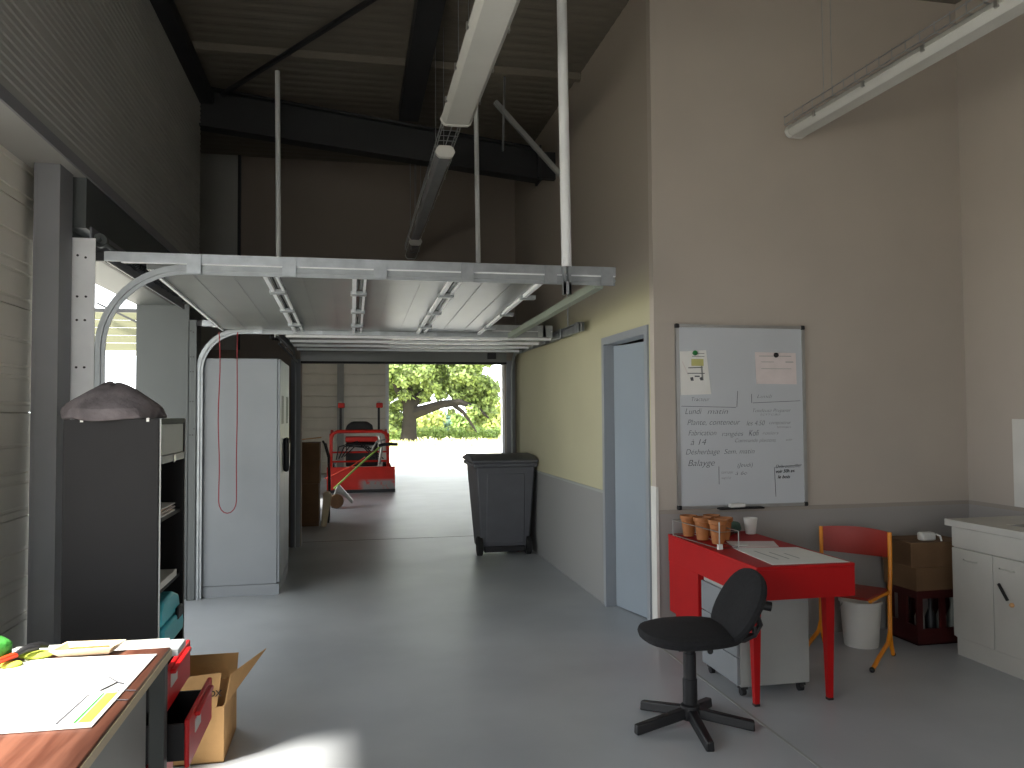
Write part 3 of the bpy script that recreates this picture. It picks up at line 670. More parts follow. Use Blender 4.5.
# red drawer unit behind the desk, two drawers pulled out
ux0, ux1, uy0, uy1, uz = -1.14, -.64, 2.70, 3.06, .68
O = (-.9, 2.95, 0)
t = thing('drawer_unit', 'red drawer cabinet behind the brown desk with two drawers pulled open', 'drawers', O)
MB(O).prism([(uy0, 0), (uy0+.012, 0), (uy0+.012, uz-.012), (uy1-.012, uz-.012), (uy1-.012, 0), (uy1, 0), (uy1, uz), (uy0, uz)], 'x', ux0, ux1).build('carcass', 'cab_grey', t)
MB(O).box(ux0, ux0+.01, uy0+.012, uy1-.012, 0, uz-.012).build('back_panel', 'cab_grey', t)
for z0, z1, px_ in ((.535, .665, -.575), (.375, .525, -.50), (.20, .36, -.63), (.03, .19, -.63)):
    d = MB(O).box(px_-.015, px_, uy0-.03, uy1+.02, z0, z1).build('drawer', 'red_bright', t, bevel=.004)
    MB(O).box(px_-.45, px_-.015, uy0+.02, uy0+.028, z0+.01, z1-.03).box(px_-.45, px_-.015, uy1-.028, uy1-.02, z0+.01, z1-.03).box(px_-.45, px_-.015, uy0+.02, uy1-.02, z0+.004, z0+.01).build('drawer_tray', 'black', d)
    MB(O).box(px_, px_+.003, uy0+.06, uy0+.15, (z0+z1)/2+.0, (z0+z1)/2+.04).build('label_plate', 'paper', d)
    MB(O).box(px_, px_+.018, uy0+.05, uy1-.05, z1-.02, z1-.006).build('grip', 'red_bright', d, bevel=.004)

# cardboard box beside it
O = (-.68, 3.79, 0)
t = thing('cardboard_box', 'open cardboard box with raised flaps on floor beside red drawers', 'box', O)
cx0, cx1, cy0, cy1, cz = -.79, -.535, 3.60, 3.98, .235
m = MB(O); th = .005
m.box(cx0, cx1, cy0, cy0+th, 0, cz).box(cx0, cx1, cy1-th, cy1, 0, cz).box(cx0, cx0+th, cy0+th, cy1-th, 0, cz).box(cx1-th, cx1, cy0+th, cy1-th, 0, cz).box(cx0, cx1, cy0, cy1, 0, th)
m.build('carton', 'card', t)
def flapq(a, b, c, d, nm):
    n_ = (Vector(b)-Vector(a)).cross(Vector(d)-Vector(a)).normalized()*.002
    vs = [Vector(p)-n_ for p in (a, b, c, d)]+[Vector(p)+n_ for p in (a, b, c, d)]
    return MB(O).add(vs, [(3, 2, 1, 0), (4, 5, 6, 7), (0, 1, 5, 4), (1, 2, 6, 5), (2, 3, 7, 6), (3, 0, 4, 7)]).build(nm, 'card', t)
ff = flapq((cx0, cy0, cz), (cx1-.03, cy0, cz), (cx1-.015, cy0+.03, cz+.135), (cx0, cy0+.02, cz+.125), 'flap')
flapq((cx1, cy0+.01, cz), (cx1, cy1, cz), (cx1+.13, cy1+.03, cz+.12), (cx1+.02, cy0+.05, cz+.12), 'flap')
flapq((cx0, cy1, cz), (cx1, cy1, cz), (cx1, cy1+.06, cz+.1), (cx0, cy1+.06, cz+.1), 'flap')
flapq((cx0, cy0, cz), (cx0, cy1, cz), (cx0-.005, cy1, cz+.1), (cx0-.005, cy0, cz+.1), 'flap')
writing(ff, '2250-DX', .034, (-.675, cy0+.0028, cz+.045), 'box_ink', (PI/2-.16, 0, 0), 0, 'printed_text', O, 1, .001)

# ------------------------------------------------------------------ wheelie bin
O = (1.55, 8.25, 0)
t = thing('wheelie_bin', 'dark grey wheelie bin standing against the cream wall by the far opening', 'bin', O)
def frus(m, x0, x1, y0, y1, z0, X0, X1, Y0, Y1, z1):
    return m.add([(x0, y0, z0), (x1, y0, z0), (x1, y1, z0), (x0, y1, z0), (X0, Y0, z1), (X1, Y0, z1), (X1, Y1, z1), (X0, Y1, z1)], [(3, 2, 1, 0), (4, 5, 6, 7), (0, 1, 5, 4), (1, 2, 6, 5), (2, 3, 7, 6), (3, 0, 4, 7)])
frus(MB(O), 1.31, 1.82, 8.14, 8.60, .05, 1.25, 1.875, 8.06, 8.76, .93).build('bin_body', 'binp', t, bevel=.02)
MB(O).box(1.36, 1.77, 8.095, 8.13, .12, .86, Matrix.Rotation(.085, 3, 'X')).build('front_panel', 'binp', t, bevel=.012)
MB(O).box(1.22, 1.895, 8.03, 8.79, .92, .965).build('rim', 'binp', t, bevel=.012)
MB(O).prism([(8.01, .965), (8.80, .975), (8.80, 1.0), (8.5, 1.045), (8.2, 1.035), (8.01, .995)], 'x', 1.205, 1.90).build('lid', 'binp', t, bevel=.012)
MB(O).cyl((1.3, 8.02, .98), (1.8, 8.02, .98), .017, 10).build('handle_bar', 'binp', t)
for xx in (1.275, 1.79):
    w = MB(O).lathe((xx, 8.17, .1), [(.06, -.004), (.098, 0), (.1, .01), (.1, .045), (.098, .05), (.06, .054)], 24, 'x').build('wheel', 'rubber', t)
MB(O).cyl((1.27, 8.17, .1), (1.85, 8.17, .1), .012, 8).build('axle', 'dark_steel', t)
MB(O).box(1.34, 1.77, 8.1, 8.16, .04, .1).build('step', 'black', t, bevel=.008)

# ------------------------------------------------------------------ whiteboard
wx0, wx1, wz0, wz1, wy = 2.068, 2.958, .867, 2.035, YC
O = (2.51, wy, .87)
t = thing('whiteboard', 'large whiteboard with grey frame and handwriting on beige wall', 'whiteboard', O)
bd = MB(O).box(wx0, wx1, wy-.018, wy-.002, wz0, wz1).build('writing_surface', 'board', t)
MB(O).prism([(wx0-.012, wz0-.012), (wx1+.012, wz0-.012), (wx1+.012, wz1+.012), (wx0-.012, wz1+.012)], 'y', wy-.012, wy-.001)
fm = MB(O)
for (a, b, c, d) in ((wx0-.014, wx0+.006, wz0-.014, wz1+.014), (wx1-.006, wx1+.014, wz0-.014, wz1+.014), (wx0+.006, wx1-.006, wz1-.006, wz1+.014), (wx0+.006, wx1-.006, wz0-.014, wz0+.006)):
    fm.box(a, b, wy-.026, wy-.001, c, d)
fm.build('frame', 'alu', t)
for xx in (wx0-.018, wx1-.012):
    for z_ in (wz0-.018, wz1-.012): MB(O).box(xx, xx+.03, wy-.03, wy-.001, z_, z_+.03).build('corner_cap', 'black', t, bevel=.008)
MB(O).box(wx0+.25, wx0+.56, wy-.08, wy-.027, wz0-.018, wz0-.008).build('pen_tray', 'cab_black', t, bevel=.003)
tag(MB((2.44, wy-.05, wz0-.007)).box(2.395, 2.50, wy-.07, wy-.03, wz0-.007, wz0+.018).build('board_eraser', 'white', bevel=.005), 'white board eraser on the pen tray under the whiteboard', 'eraser')
def W(px_, py_): return (2.066+(px_-676)*.00706, wy-.0185, 2.033-(py_-327)*.00645)
def wr(s_, x0, x1, py_, sz, m_='ink', tilt=0., bold=-.0008): writing(t, s_, sz, W(x0, py_), m_, (PI/2, tilt, 0), .3, 'handwriting', O, 1, bold, (x1-x0)*.00706)
wr('Tracteur', 688, 707, 402, .038); wr('Lundi', 754, 770, 399, .034)
wr('Lundi', 682, 699, 415, .055); wr('matin', 704, 725, 415, .05); wr('Tondeuse Préparer', 749, 789, 413.5, .034); wr('terreau', 757, 778, 417, .028)
wr('Plante, conteneur', 684, 737, 426, .052); wr('les 4.50', 743, 762, 427, .046); wr('composteur', 766, 789, 426, .034); wr('terreaux', 774, 789, 430, .026)
wr('Fabrication', 685, 713, 436.5, .05); wr('rangées', 718, 740, 437.5, .045); wr('Kofi', 745, 756, 437.5, .056); wr('rosiers', 759, 776, 436.5, .032)
wr('à 14', 687, 703, 446, .056); wr('Commande plantons', 731, 773, 444, .036); wr('voir', 783, 790, 443.5, .03)
wr('Désherbage', 682, 716, 455.5, .05); wr('Sem. matin', 720, 751, 455.5, .046); wr('Balayge', 684, 711, 467, .058)
wr('(Jeudi)', 733, 749, 469, .04); wr('terrain', 717, 729, 475.5, .03); wr('à 6e', 731, 743, 477, .036); wr('marché', 717, 727, 481, .026)
wr('Débroussailler', 772, 799, 471, .032, 'ink_black', .02, -.0004); wr('voir 50h av.', 772, 792, 476, .03, 'ink_black', .03, .0006); wr('le bois', 774, 787, 481.5, .03, 'ink_black', 0, .0006)
for (a, b) in (((679, 407), (733, 408.5)), ((735, 392), (734, 408)), ((750, 404), (799, 402)), ((749, 395), (749, 404)), ((772, 470), (799, 468)), ((771, 470), (772, 500)), ((715, 468), (715, 486))):
    p, q = W(*a), W(*b); MB(O).bar((p[0], wy-.0186, p[2]), (q[0], wy-.0186, q[2]), .0012, .003).build('ruled_line', 'ink', t)
def sheet(name, label, quad, m_, lines, extra=None):
    P = [W(*q) for q in quad]; c = P[0]; O2 = (c[0], wy-.02, c[2])
    vs = [(p[0], wy-.0195, p[2]) for p in P]+[(p[0], wy-.021-(0.006 if i in (2, 3) else 0), p[2]) for i, p in enumerate(P)]
    s_ = MB(O2).add(vs, [(0, 1, 2, 3), (7, 6, 5, 4), (0, 4, 5, 1), (1, 5, 6, 2), (2, 6, 7, 3), (3, 7, 4, 0)]).build(name, m_)
    tag(s_, label, 'paper')
    for (a, b, w_, mm) in lines:
        p, q = W(*a), W(*b); yy = wy-.0245
        MB(O2).bar((p[0], yy, p[2]), (q[0], yy, q[2]), .0012, w_).build('printed_line', mm, s_)
    return s_
sheet('pinned_note', 'white plan sheet with yellow marking pinned at upper left of whiteboard', [(678, 352), (704, 350.5), (708, 395), (678, 396)], 'paper',
      [((689, 363), (701, 363), .045, 'yellow'), ((686, 368.5), (700, 368), .006, 'binp'), ((685, 374), (702, 374), .005, 'binp'), ((699, 366), (700, 382), .012, 'cab_grey'), ((689, 378), (690, 383), .02, 'binp'), ((698, 378), (700, 383), .02, 'binp'), ((692, 377), (697, 377), .008, 'ink'), ((680, 362), (686, 376), .004, 'pinkpaper'), ((690, 354), (702, 354), .003, 'binp'), ((690, 357), (702, 357), .003, 'binp')])
sheet('pinned_note', 'pale pink tinted sheet pinned at upper right of whiteboard', [(753, 352), (795, 352.5), (795, 385), (754, 384.5)], 'pinkpaper',
      [((757, 356), (790, 356), .004, 'cab_grey'), ((759, 362), (772, 362), .003, 'cab_grey'), ((784, 362), (792, 362), .006, 'cab_grey'), ((759, 369), (790, 369), .003, 'cab_grey'), ((760, 376), (785, 376), .003, 'cab_grey')])
for (a, m_, l_) in (((692.5, 353.5), 'magnet_green', 'round green magnet holding the yellow marked sheet'), ((774, 355), 'black', 'round black magnet holding the pink tinted sheet')):
    p = W(*a); tag(MB((p[0], wy-.03, p[2])).lathe((p[0], wy-.0255, p[2]), [(.015, 0), (.017, -.003), (.016, -.009), (.012, -.011)], 20, 'y').build('magnet', m_), l_, 'magnet', 'magnets on the whiteboard')

# ------------------------------------------------------------------ red table group
tx0, tx1, ty0, ty1, tz = 1.945, 2.485, 3.59, 4.70, .715
O = (2.2, 4.15, 0)
t = thing('work_table', 'bright red work table with papers under the whiteboard', 'table', O)
MB(O).box(tx0, tx1, ty0, ty1, tz-.018, tz).build('tabletop', 'red', t, bevel=.003)
MB(O).box(tx0+.002, tx1-.002, ty0+.002, ty0+.02, tz-.165, tz-.018).build('apron', 'red', t)
MB(O).box(tx0+.002, tx1-.002, ty1-.02, ty1-.002, tz-.165, tz-.018).build('apron', 'red', t)
MB(O).box(tx0+.002, tx0+.02, ty0+.02, ty1-.02, tz-.165, tz-.018).build('apron', 'red', t)
MB(O).box(tx1-.02, tx1-.002, ty0+.02, ty1-.02, tz-.165, tz-.018).build('apron', 'red', t)
MB(O).box(tx0+.004, tx0+.2, 4.28, ty1-.004, .24, tz-.165).build('drawer_box', 'red', t, bevel=.003)
for xx, yy in ((tx0+.03, ty0+.1), (tx1-.1, ty0+.1), (tx0+.03, ty1-.07), (tx1-.1, ty1-.07)):
    l_ = MB(O); c = (xx+.02, yy+.02); l_.add([(c[0]-.013, c[1]-.013, .01), (c[0]+.013, c[1]-.013, .01), (c[0]+.013, c[1]+.013, .01), (c[0]-.013, c[1]+.013, .01), (c[0]-.026, c[1]-.026, tz-.1), (c[0]+.026, c[1]-.026, tz-.1), (c[0]+.026, c[1]+.026, tz-.1), (c[0]-.026, c[1]+.026, tz-.1)], [(3, 2, 1, 0), (4, 5, 6, 7), (0, 1, 5, 4), (1, 2, 6, 5), (2, 3, 7, 6), (3, 0, 4, 7)])
    lg = l_.build('leg', 'red', t); MB(O).box(c[0]-.014, c[0]+.014, c[1]-.014, c[1]+.014, 0, .012).build('foot', 'black', lg)
# pedestal
O = (2.15, 4.0, 0)
t = thing('drawer_pedestal', 'grey pedestal on black castors under the red table', 'pedestal', O)
MB(O).box(1.975, 2.37, 3.83, 4.26, .05, .54).build('carcass', 'cab_grey', t, bevel=.005)
for z0, z1 in ((.06, .2), (.205, .355), (.36, .52)):
    MB(O).box(1.958, 1.974, 3.835, 4.255, z0, z1).build('drawer', 'locker', t, bevel=.003)
for xx in (2.0, 2.33):
    for yy in (3.86, 4.22):
        MB(O).cyl((xx-.012, yy, .022), (xx+.012, yy, .022), .022, 14).box(xx-.02, xx+.02, yy-.02, yy+.02, .035, .05).build('castor', 'black', t)
# papers on the red table
def tsheet(name, label, q, z, m_):
    vs = [(x, y_, z) for x, y_ in q]+[(x, y_, z+.0015) for x, y_ in q]
    o = MB((q[0][0], q[0][1], z)).add(vs, [(3, 2, 1, 0), (4, 5, 6, 7), (0, 1, 5, 4), (1, 2, 6, 5), (2, 3, 7, 6), (3, 0, 4, 7)]).build(name, m_); return tag(o, label, 'paper')
s_ = tsheet('plan_sheet', 'wide white plan sheet covering the near end of red table', [(2.05, 3.625), (2.465, 3.605), (2.45, 4.06), (2.09, 4.12)], tz+.001, 'paper')
for k in range(3):
    MB((2.05, 3.625, tz+.001)).box(2.15+.06*k, 2.16+.06*k, 3.75, 4.0-.05*k, tz+.0025, tz+.003).build('printed_line', 'cab_grey', s_)
tsheet('loose_sheet', 'pink sheet lying behind the white plan on red table', [(2.10, 4.13), (2.36, 4.10), (2.43, 4.28), (2.16, 4.34)], tz+.001, 'pinkpaper')
# pots in a wire rack
t = thing('pot_rack', 'wire rack for flower pots on the left edge of red table', 'rack', (2.06, 4.3, tz)); O = (2.06, 4.3, tz)
m = MB(O)
r_pts = [(1.95, 4.63), (2.0, 4.10), (2.125, 4.12), (2.085, 4.65)]
for z_ in (tz+.004, tz+.095): m.tube([(x, y_, z_) for x, y_ in r_pts+r_pts[:1]], .003, 6)
for x, y_ in r_pts: m.cyl((x, y_, tz), (x, y_, tz+.095), .003, 6)
m.cyl((2.0, 4.10, tz), (2.0, 4.10, tz+.15), .004, 6); m.build('wire_frame', 'alu', t)
MB(O).box(1.985, 2.015, 4.085, 4.105, tz, tz+.03).build('corner_clip', 'white', t, bevel=.004)
def pot(x, y_, s_, label, z0=tz+.008):
    p = thing('flower_pot', label, 'flower pot', (x, y_, z0), 0, 'flower pots on the red table')
    MB().lathe((0, 0, 0), [(.030*s_, 0), (.034*s_, .03*s_), (.042*s_, .095*s_), (.049*s_, .098*s_), (.050*s_, .118*s_), (.045*s_, .118*s_), (.042*s_, .1*s_), (.04*s_, .09*s_)], 20).build('pot', 'terracotta', p)
    MB().lathe((0, 0, 0), [(.038*s_, .092*s_), (.038*s_, .1*s_)], 20).build('soil', 'soil', p)
    return p
pot(2.018, 4.55, 1.06, 'terracotta pot at the far end of wire rack nearest the door')
pot(2.04, 4.40, 1.12, 'second terracotta pot in the wire rack, between two others')
pot(2.065, 4.25, 1.15, 'terracotta pot near the front post of wire rack')
pot(2.16, 4.37, 1.1, 'terracotta pot outside the rack, on its right side')
pot(2.165, 4.54, 1.05, 'terracotta pot behind the rack, close to the wall')
O = (2.41, 4.62, tz)
cp = MB(O).lathe((2.445, 4.58, tz), [(.03, .001), (.031, .004), (.042, .095), (.043, .1), (.040, .1), (.03, .008)], 22).build('plastic_cup', 'white'); tag(cp, 'white plastic cup at the wall end of red table', 'cup')
lump('seedling_bag', (2.335, 4.62, tz), (.07, .045, .04), 'leaf_blue', 'small dark green bag beside white cup on red table', 'bag', 12)
lump('twine_ball', (2.262, 4.53, tz), (.045, .04, .03), 'crate', 'dark red crumpled bundle behind pink sheet on table', 'bundle', 13)
tag(MB((2.18, 4.18, tz)).lathe((2.185, 4.2, tz), [(.035, .0), (.036, .005), (.02, .008)], 18).build('jar_lid', 'white'), 'small white lid on red table by the pot rack', 'lid')

# ------------------------------------------------------------------ office chair (faces left)
O = (0, 0, 0)
t = thing('office_chair', 'black swivel office chair on five-star base in front of red table', 'chair', (1.565, 3.54, 0), 0)
hub = MB().lathe((0, 0, 0), [(.04, .035), (.05, .06), (.045, .1), (.03, .11)], 16).build('hub', 'black', t)
for a_ in (188, 120, 48, -23, -97):
    c, s_ = math.cos(math.radians(a_)), math.sin(math.radians(a_))
    nrm = Vector((-s_, c, 0))
    vs = []
    for (d, w, z0, z1) in ((.03, .026, .045, .09), (.29, .02, .0, .045)):
        for (ww, z_) in ((-w, z0), (w, z0), (w*.8, z1), (-w*.8, z1)): vs.append(Vector((c*d, s_*d, z_))+nrm*ww)
    MB().add(vs, [(3, 2, 1, 0), (4, 5, 6, 7), (0, 1, 5, 4), (1, 2, 6, 5), (2, 3, 7, 6), (3, 0, 4, 7)]).build('base_leg', 'black', t, bevel=.006)
MB().lathe((0, 0, 0), [(.034, .1), (.034, .22), (.030, .225), (.030, .34), (.026, .345), (.026, .40)], 16).build('gas_column', 'black', t)
MB().box(-.1, .1, -.07, .07, .395, .42).build('mechanism', 'black', t, bevel=.006)
# seat: rounded pad
def pad(m, c, rx, ry, th, ex=2.6, n=28, dome=.02):
    vs = []; fs = []; prof = [(.8, -th), (.97, -th*.6), (1.0, 0), (.97, th*.55), (.82, th*.95), (.4, th+dome*.7), (.01, th+dome)]
    for (k_, z_) in prof:
        for i in range(n):
            a_ = 2*PI*i/n; ca, sa = math.cos(a_), math.sin(a_)
            vs.append((c[0]+rx*k_*math.copysign(abs(ca)**(2/ex), ca), c[1]+ry*k_*math.copysign(abs(sa)**(2/ex), sa), c[2]+z_))
    for j in range(len(prof)-1):
        for i in range(n): fs.append((j*n+i, j*n+(i+1) % n, (j+1)*n+(i+1) % n, (j+1)*n+i))
    fs += [tuple(range(n))[::-1], tuple(range((len(prof)-1)*n, len(prof)*n))]
    return m.add(vs, fs)
pad(MB(), (0.0, 0.0, .435), .235, .215, .034).build('seat', 'fabric', t)
b = pad(MB(), (0, 0, 0), .185, .215, .028, 2.3, 28, -.01).build('backrest', 'fabric', t)
# pad's x -> up, y -> sideways, z -> forward (to the left)
fwd = Vector((-.86, .08, .50)).normalized(); side = Vector((.2, .98, 0)).normalized(); side = (side-fwd*side.dot(fwd)).normalized(); up = side.cross(fwd); up = up if up.z > 0 else -up
R3 = Matrix((up, side, fwd)).transposed()
b.matrix_local = Matrix.Translation((.225, -.05, .565)) @ R3.to_4x4()
MB().tube([(.06, 0, .395), (.22, -.01, .39), (.325, -.02, .41), (.35, -.03, .46), (.32, -.04, .53), (.27, -.05, .60)], .014, 10).tube([(.1, -.06, .40), (.25, -.06, .40), (.3, -.06, .42), (.31, -.05, .46)], .012, 8).build('back_bracket', 'black', t)
MB().cyl((.27, -.06, .58), (.37, -.10, .56), .022, 14).build('adjuster_knob', 'black', t)
MB().cyl((.02, -.07, .405), (.02, -.17, .40), .008, 8).ball((.02, -.18, .40), .014, 10, 6).build('lever', 'black', t)

# ------------------------------------------------------------------ school chair
t = thing('school_chair', 'school chair with red plywood back and orange tube frame beside red table', 'chair', (2.9, 4.3, 0), math.atan2(-.6, -.8)+PI/2)
# local: -y is forward... built with +y backward, x sideways
W2 = .205
bk = MB(); n = 10; vs = []
for z_ in (.595, .745):
    for d in (0, .009):
        for i in range(n+1):
            u_ = -1+2*i/n; vs.append((u_*W2*1.0, .20+.045*(1-u_*u_)-d, z_+(.012 if z_ > .7 else -.008)*(1-u_*u_)))
fs = []
q = n+1
for i in range(n):
    fs += [(i, i+1, 2*q+i+1, 2*q+i), (q+i, 3*q+i, 3*q+i+1, q+i+1), (i, q+i, q+i+1, i+1), (2*q+i, 2*q+i+1, 3*q+i+1, 3*q+i)]
fs += [(0, 2*q, 3*q, q), (n, q+n, 3*q+n, 2*q+n)]
bk.add(vs, fs).build('backrest', 'wood_red', t)
MB().prism([(-.19, -.17), (.19, -.17), (.2, .16), (.17, .19), (-.17, .19), (-.2, .16)], 'z', .395, .410).build('seat', 'wood_red', t, bevel=.005)
for s_ in (-1, 1):
    x = s_*W2
    f_ = MB(); f_.tube([(x, .20, .745), (x, .195, .5), (x, .17, .38), (x, .165, .14)], .0125, 10)
    f_.tube([(x, .165, .16), (x, .12, .10), (x, -.05, .055), (x, -.17, .016)], .0125, 10).tube([(x, .165, .14), (x, .19, .06), (x, .215, .014)], .0125, 10)
    f_.tube([(x, .172, .39), (x*.9, .05, .385), (x*.9, -.12, .385)], .0115, 10)
    fo = f_.build('frame', 'orange', t)
    MB().ball((x, -.175, .016), .016, 10, 6).build('foot', 'black', fo); MB().ball((x, .218, .015), .015, 10, 6).build('foot', 'black', fo)
MB().cyl((-W2*.9, .06, .383), (W2*.9, .06, .383), .011, 10).build('crossbar', 'orange', t)
# white bucket
O = (3.16, 4.52, 0)
t = thing('bucket', 'white plastic bucket on floor behind the school chair seat', 'bucket', O)
MB().lathe((0, 0, 0), [(.10, 0), (.103, .01), (.122, .27), (.13, .272), (.13, .285), (.122, .287), (.118, .27), (.098, .015)], 28).build('pail', 'white', t)
MB().tube([(.128*math.cos(a_*PI/10), .128*math.sin(a_*PI/10)*.9, .27-.1*math.sin(a_*PI/10)) for a_ in range(11)], .003, 6).build('bail_handle', 'alu', t)

# ------------------------------------------------------------------ crate and boxes
O = (3.66, 4.56, 0)
t = thing('bottle_crate', 'dark red open bottle crate on floor under brown boxes, beside the sink', 'crate', O)
m = MB(O); kx0, kx1, ky0, ky1, kz = 3.49, 3.86, 4.42, 4.70, .34
for (a, b, c, d) in ((kx0, kx1, ky0, ky0+.015), (kx0, kx1, ky1-.015, ky1)):
    m.box(a, b, c, d, 0, .10).box(a, b, c, d, kz-.05, kz)
    for xx in (kx0, (kx0+kx1)/2-.02, kx1-.04): m.box(xx, xx+.04, c, d, .10, kz-.05)
for (a, b) in ((kx0, kx0+.015), (kx1-.015, kx1)):
    m.box(a, b, ky0+.015, ky1-.015, 0, .12).box(a, b, ky0+.015, ky1-.015, kz-.05, kz).box(a, b, ky0+.1, ky1-.1, .12, kz-.05)
m.box(kx0, kx1, ky0, ky1, 0, .01); m.build('crate_body', 'crate', t)
for k, (xx, yy) in enumerate(((3.56, 4.49), (3.64, 4.49), (3.72, 4.49), (3.80, 4.49))):
    tag(MB((xx, yy, .011)).lathe((xx, yy, .0115), [(.028, 0), (.03, .005), (.03, .15), (.012, .2), (.012, .25), (.014, .25), (.014, .265)], 16).build('bottle', 'glassbottle' if k != 1 else 'black'), ('pale bottle at the left end inside the dark red crate', 'dark bottle second from left inside the dark red crate', 'pale bottle third from left inside the dark red crate', 'pale bottle nearest the sink inside the dark red crate')[k], 'bottle', 'bottles in the dark red crate')
def carton(x0, x1, y0, y1, z0, z1, label, rot=0, m_='card_dk'):
    c = ((x0+x1)/2, (y0+y1)/2, z0); t = thing('cardboard_box', label, 'box', c, rot)
    w, d, h = (x1-x0)/2, (y1-y0)/2, z1-z0
    MB().box(-w, w, -d, d, 0, h).build('carton', m_, t, bevel=.004)
    MB().box(-w-.001, w+.001, -.002, .002, h-.0005, h+.001).build('flap_seam', 'box_ink', t)
    return t, h
carton(3.47, 3.87, 4.41, 4.71, .342, .488, 'lower brown cardboard box, sagging on the dark red crate', .03)
carton(3.45, 3.86, 4.40, 4.69, .49, .645, 'upper brown cardboard box, topmost of the stack beside the sink', -.03)
t = thing('cup_hook', 'small white plastic piece lying on the upper brown box', 'plastic piece', (3.62, 4.45, .648)); O = (3.62, 4.45, .648)
MB(O).box(3.56, 3.66, 4.44, 4.50, .647, .70).build('body', 'white', t, bevel=.012); MB(O).tube([(3.655, 4.44, .69), (3.67, 4.42, .68), (3.67, 4.41, .65)], .006, 8).build('spout', 'white', t)

# ------------------------------------------------------------------ sink unit
sx0, sx1, sy0, sy1 = 3.60, XN-.006, 3.02, 4.225
O = (3.9, 3.6, 0)
t = thing('sink_unit', 'white two-door sink cabinet against the right wall', 'sink unit', O)
MB(O).box(sx0, sx1, sy0, sy1, .105, .775).build('carcass', 'sinkwhite', t, bevel=.002)
MB(O).box(sx0+.006, sx1, sy0, sy1-.004, 0, .104).build('plinth', 'sinkwhite', t)
m = MB(O)   # worktop with a sunken bowl
zb, ztp = .776, .815
X0, X1, Y0, Y1 = sx0-.035, sx1, sy0-.02, sy1+.03
a0, a1, b0, b1 = 3.72, 4.12, 3.3, 3.95
m.prism([(X0, Y0), (X1, Y0), (X1, Y1), (X0, Y1)], 'z', zb, zb+.0005)
for (p, q, r_, s_) in ((X0, X1, Y0, b0), (X0, X1, b1, Y1), (X0, a0, b0, b1), (a1, X1, b0, b1)): m.box(p, q, r_, s_, zb, ztp)
m.build('worktop', 'sinkwhite', t)
m = MB(O)
m.box(a0, a0+.004, b0, b1, .65, ztp-.002).box(a1-.004, a1, b0, b1, .65, ztp-.002).box(a0, a1, b0, b0+.004, .65, ztp-.002).box(a0, a1, b1-.004, b1, .65, ztp-.002).box(a0, a1, b0, b1, .645, .65)
m.build('bowl', 'alu', t)
MB(O).box(sx0-.016, sx0-.001, sy0+.004, sy1-.004, .655, .772).build('fascia', 'sinkwhite', t, bevel=.002)
for k, (a, b) in enumerate(((sy0+.004, 3.908), (3.914, sy1-.004))):
    d = MB(O).box(sx0-.018, sx0-.001, a, b, .115, .648).build('door', 'sinkwhite', t, bevel=.003)
    yy = (b-.10) if k == 0 else (a+.16)
    MB(O).tube([(sx0-.018, yy-.05, .585), (sx0-.035, yy-.04, .585), (sx0-.035, yy+.04, .585), (sx0-.018, yy+.05, .585)], .005, 8).build('door_handle', 'sinkwhite', d)
hk = MB(O).bar((sx0-.028, 3.80, .42), (sx0-.028, 3.86, .50), .012, .012); hk.build('door_latch', 'black', t)
MB(O).lathe((sx0-.018, 3.775, .40), [(.012, 0), (.012, -.012), (.008, -.018)], 12, 'x').build('latch_knob', 'amber', t)
t = thing('sink_tap', 'dark tap rising at the back of the white sink', 'tap', (4.15, 4.05, ztp)); O = (4.15, 4.05, ztp)
MB(O).lathe((4.16, 4.06, ztp), [(.024, 0), (.024, .01), (.014, .015), (.014, .05)], 16).tube([(4.16, 4.06, ztp+.04), (4.12, 4.03, ztp+.055), (4.05, 3.97, ztp+.05), (4.04, 3.96, ztp+.035)], .01, 8).build('spout', 'binp', t)
MB(O).bar((4.16, 4.06, ztp+.055), (4.11, 4.09, ztp+.065), .012, .01).build('lever', 'binp', t)
tag(MB((XN, 3.6, .85)).box(XN-.012, XN-.0005, 2.9, 4.41, .852, 1.42).build('splash_panel', 'white', bevel=.002), 'white splash panel fixed to the right wall above the sink', 'panel')

# ------------------------------------------------------------------ far room: machine, tool, cartons
O = (.18, 15.4, 0)
t = thing('compact_loader', 'red compact loader parked in the far room, bucket facing us', 'loader', O)
mx0, mx1 = -.46, .80
MB(O).prism([(15.22, .0), (15.75, 0), (15.75, .05), (15.34, .06), (15.30, .2), (15.34, .46), (15.28, .48), (15.22, .2)], 'x', mx0, mx1).build('bucket', 'blade', t)
for xx in (mx0-.004, mx1-.01):
    MB(O).prism([(15.22, 0), (15.75, 0), (15.72, .12), (15.36, .48), (15.26, .48)], 'x', xx, xx+.014).build('bucket_side', 'red_mach', t)
MB(O).box(mx0-.005, mx1+.005, 15.19, 15.225, 0, .06).build('cutting_edge', 'dark_steel', t)
for xx in (-.43, .66):
    MB(O).prism([(15.36, .3), (15.46, .25), (15.9, .95), (16.6, 1.16), (16.6, 1.06), (15.95, .82)], 'x', xx, xx+.06).build('lift_arm', 'red_mach', t, bevel=.006)
    MB(O).prism([(15.8, .15), (16.9, .15), (17.0, .35), (16.8, .5), (15.9, .5), (15.7, .35)], 'x', xx-.03, xx+.1).build('track_belt', 'rubber', t, bevel=.03)
    MB(O).box(xx, xx+.06, 15.72, 15.8, .45, 1.1).build('upright', 'red_mach', t, bevel=.006)
MB(O).tube([(-.40, 15.74, 1.0), (-.36, 15.74, 1.10), (-.28, 15.74, 1.14), (.56, 15.74, 1.14), (.64, 15.74, 1.10), (.69, 15.74, 1.0)], .035, 10).build('guard_bar', 'red_mach', t)
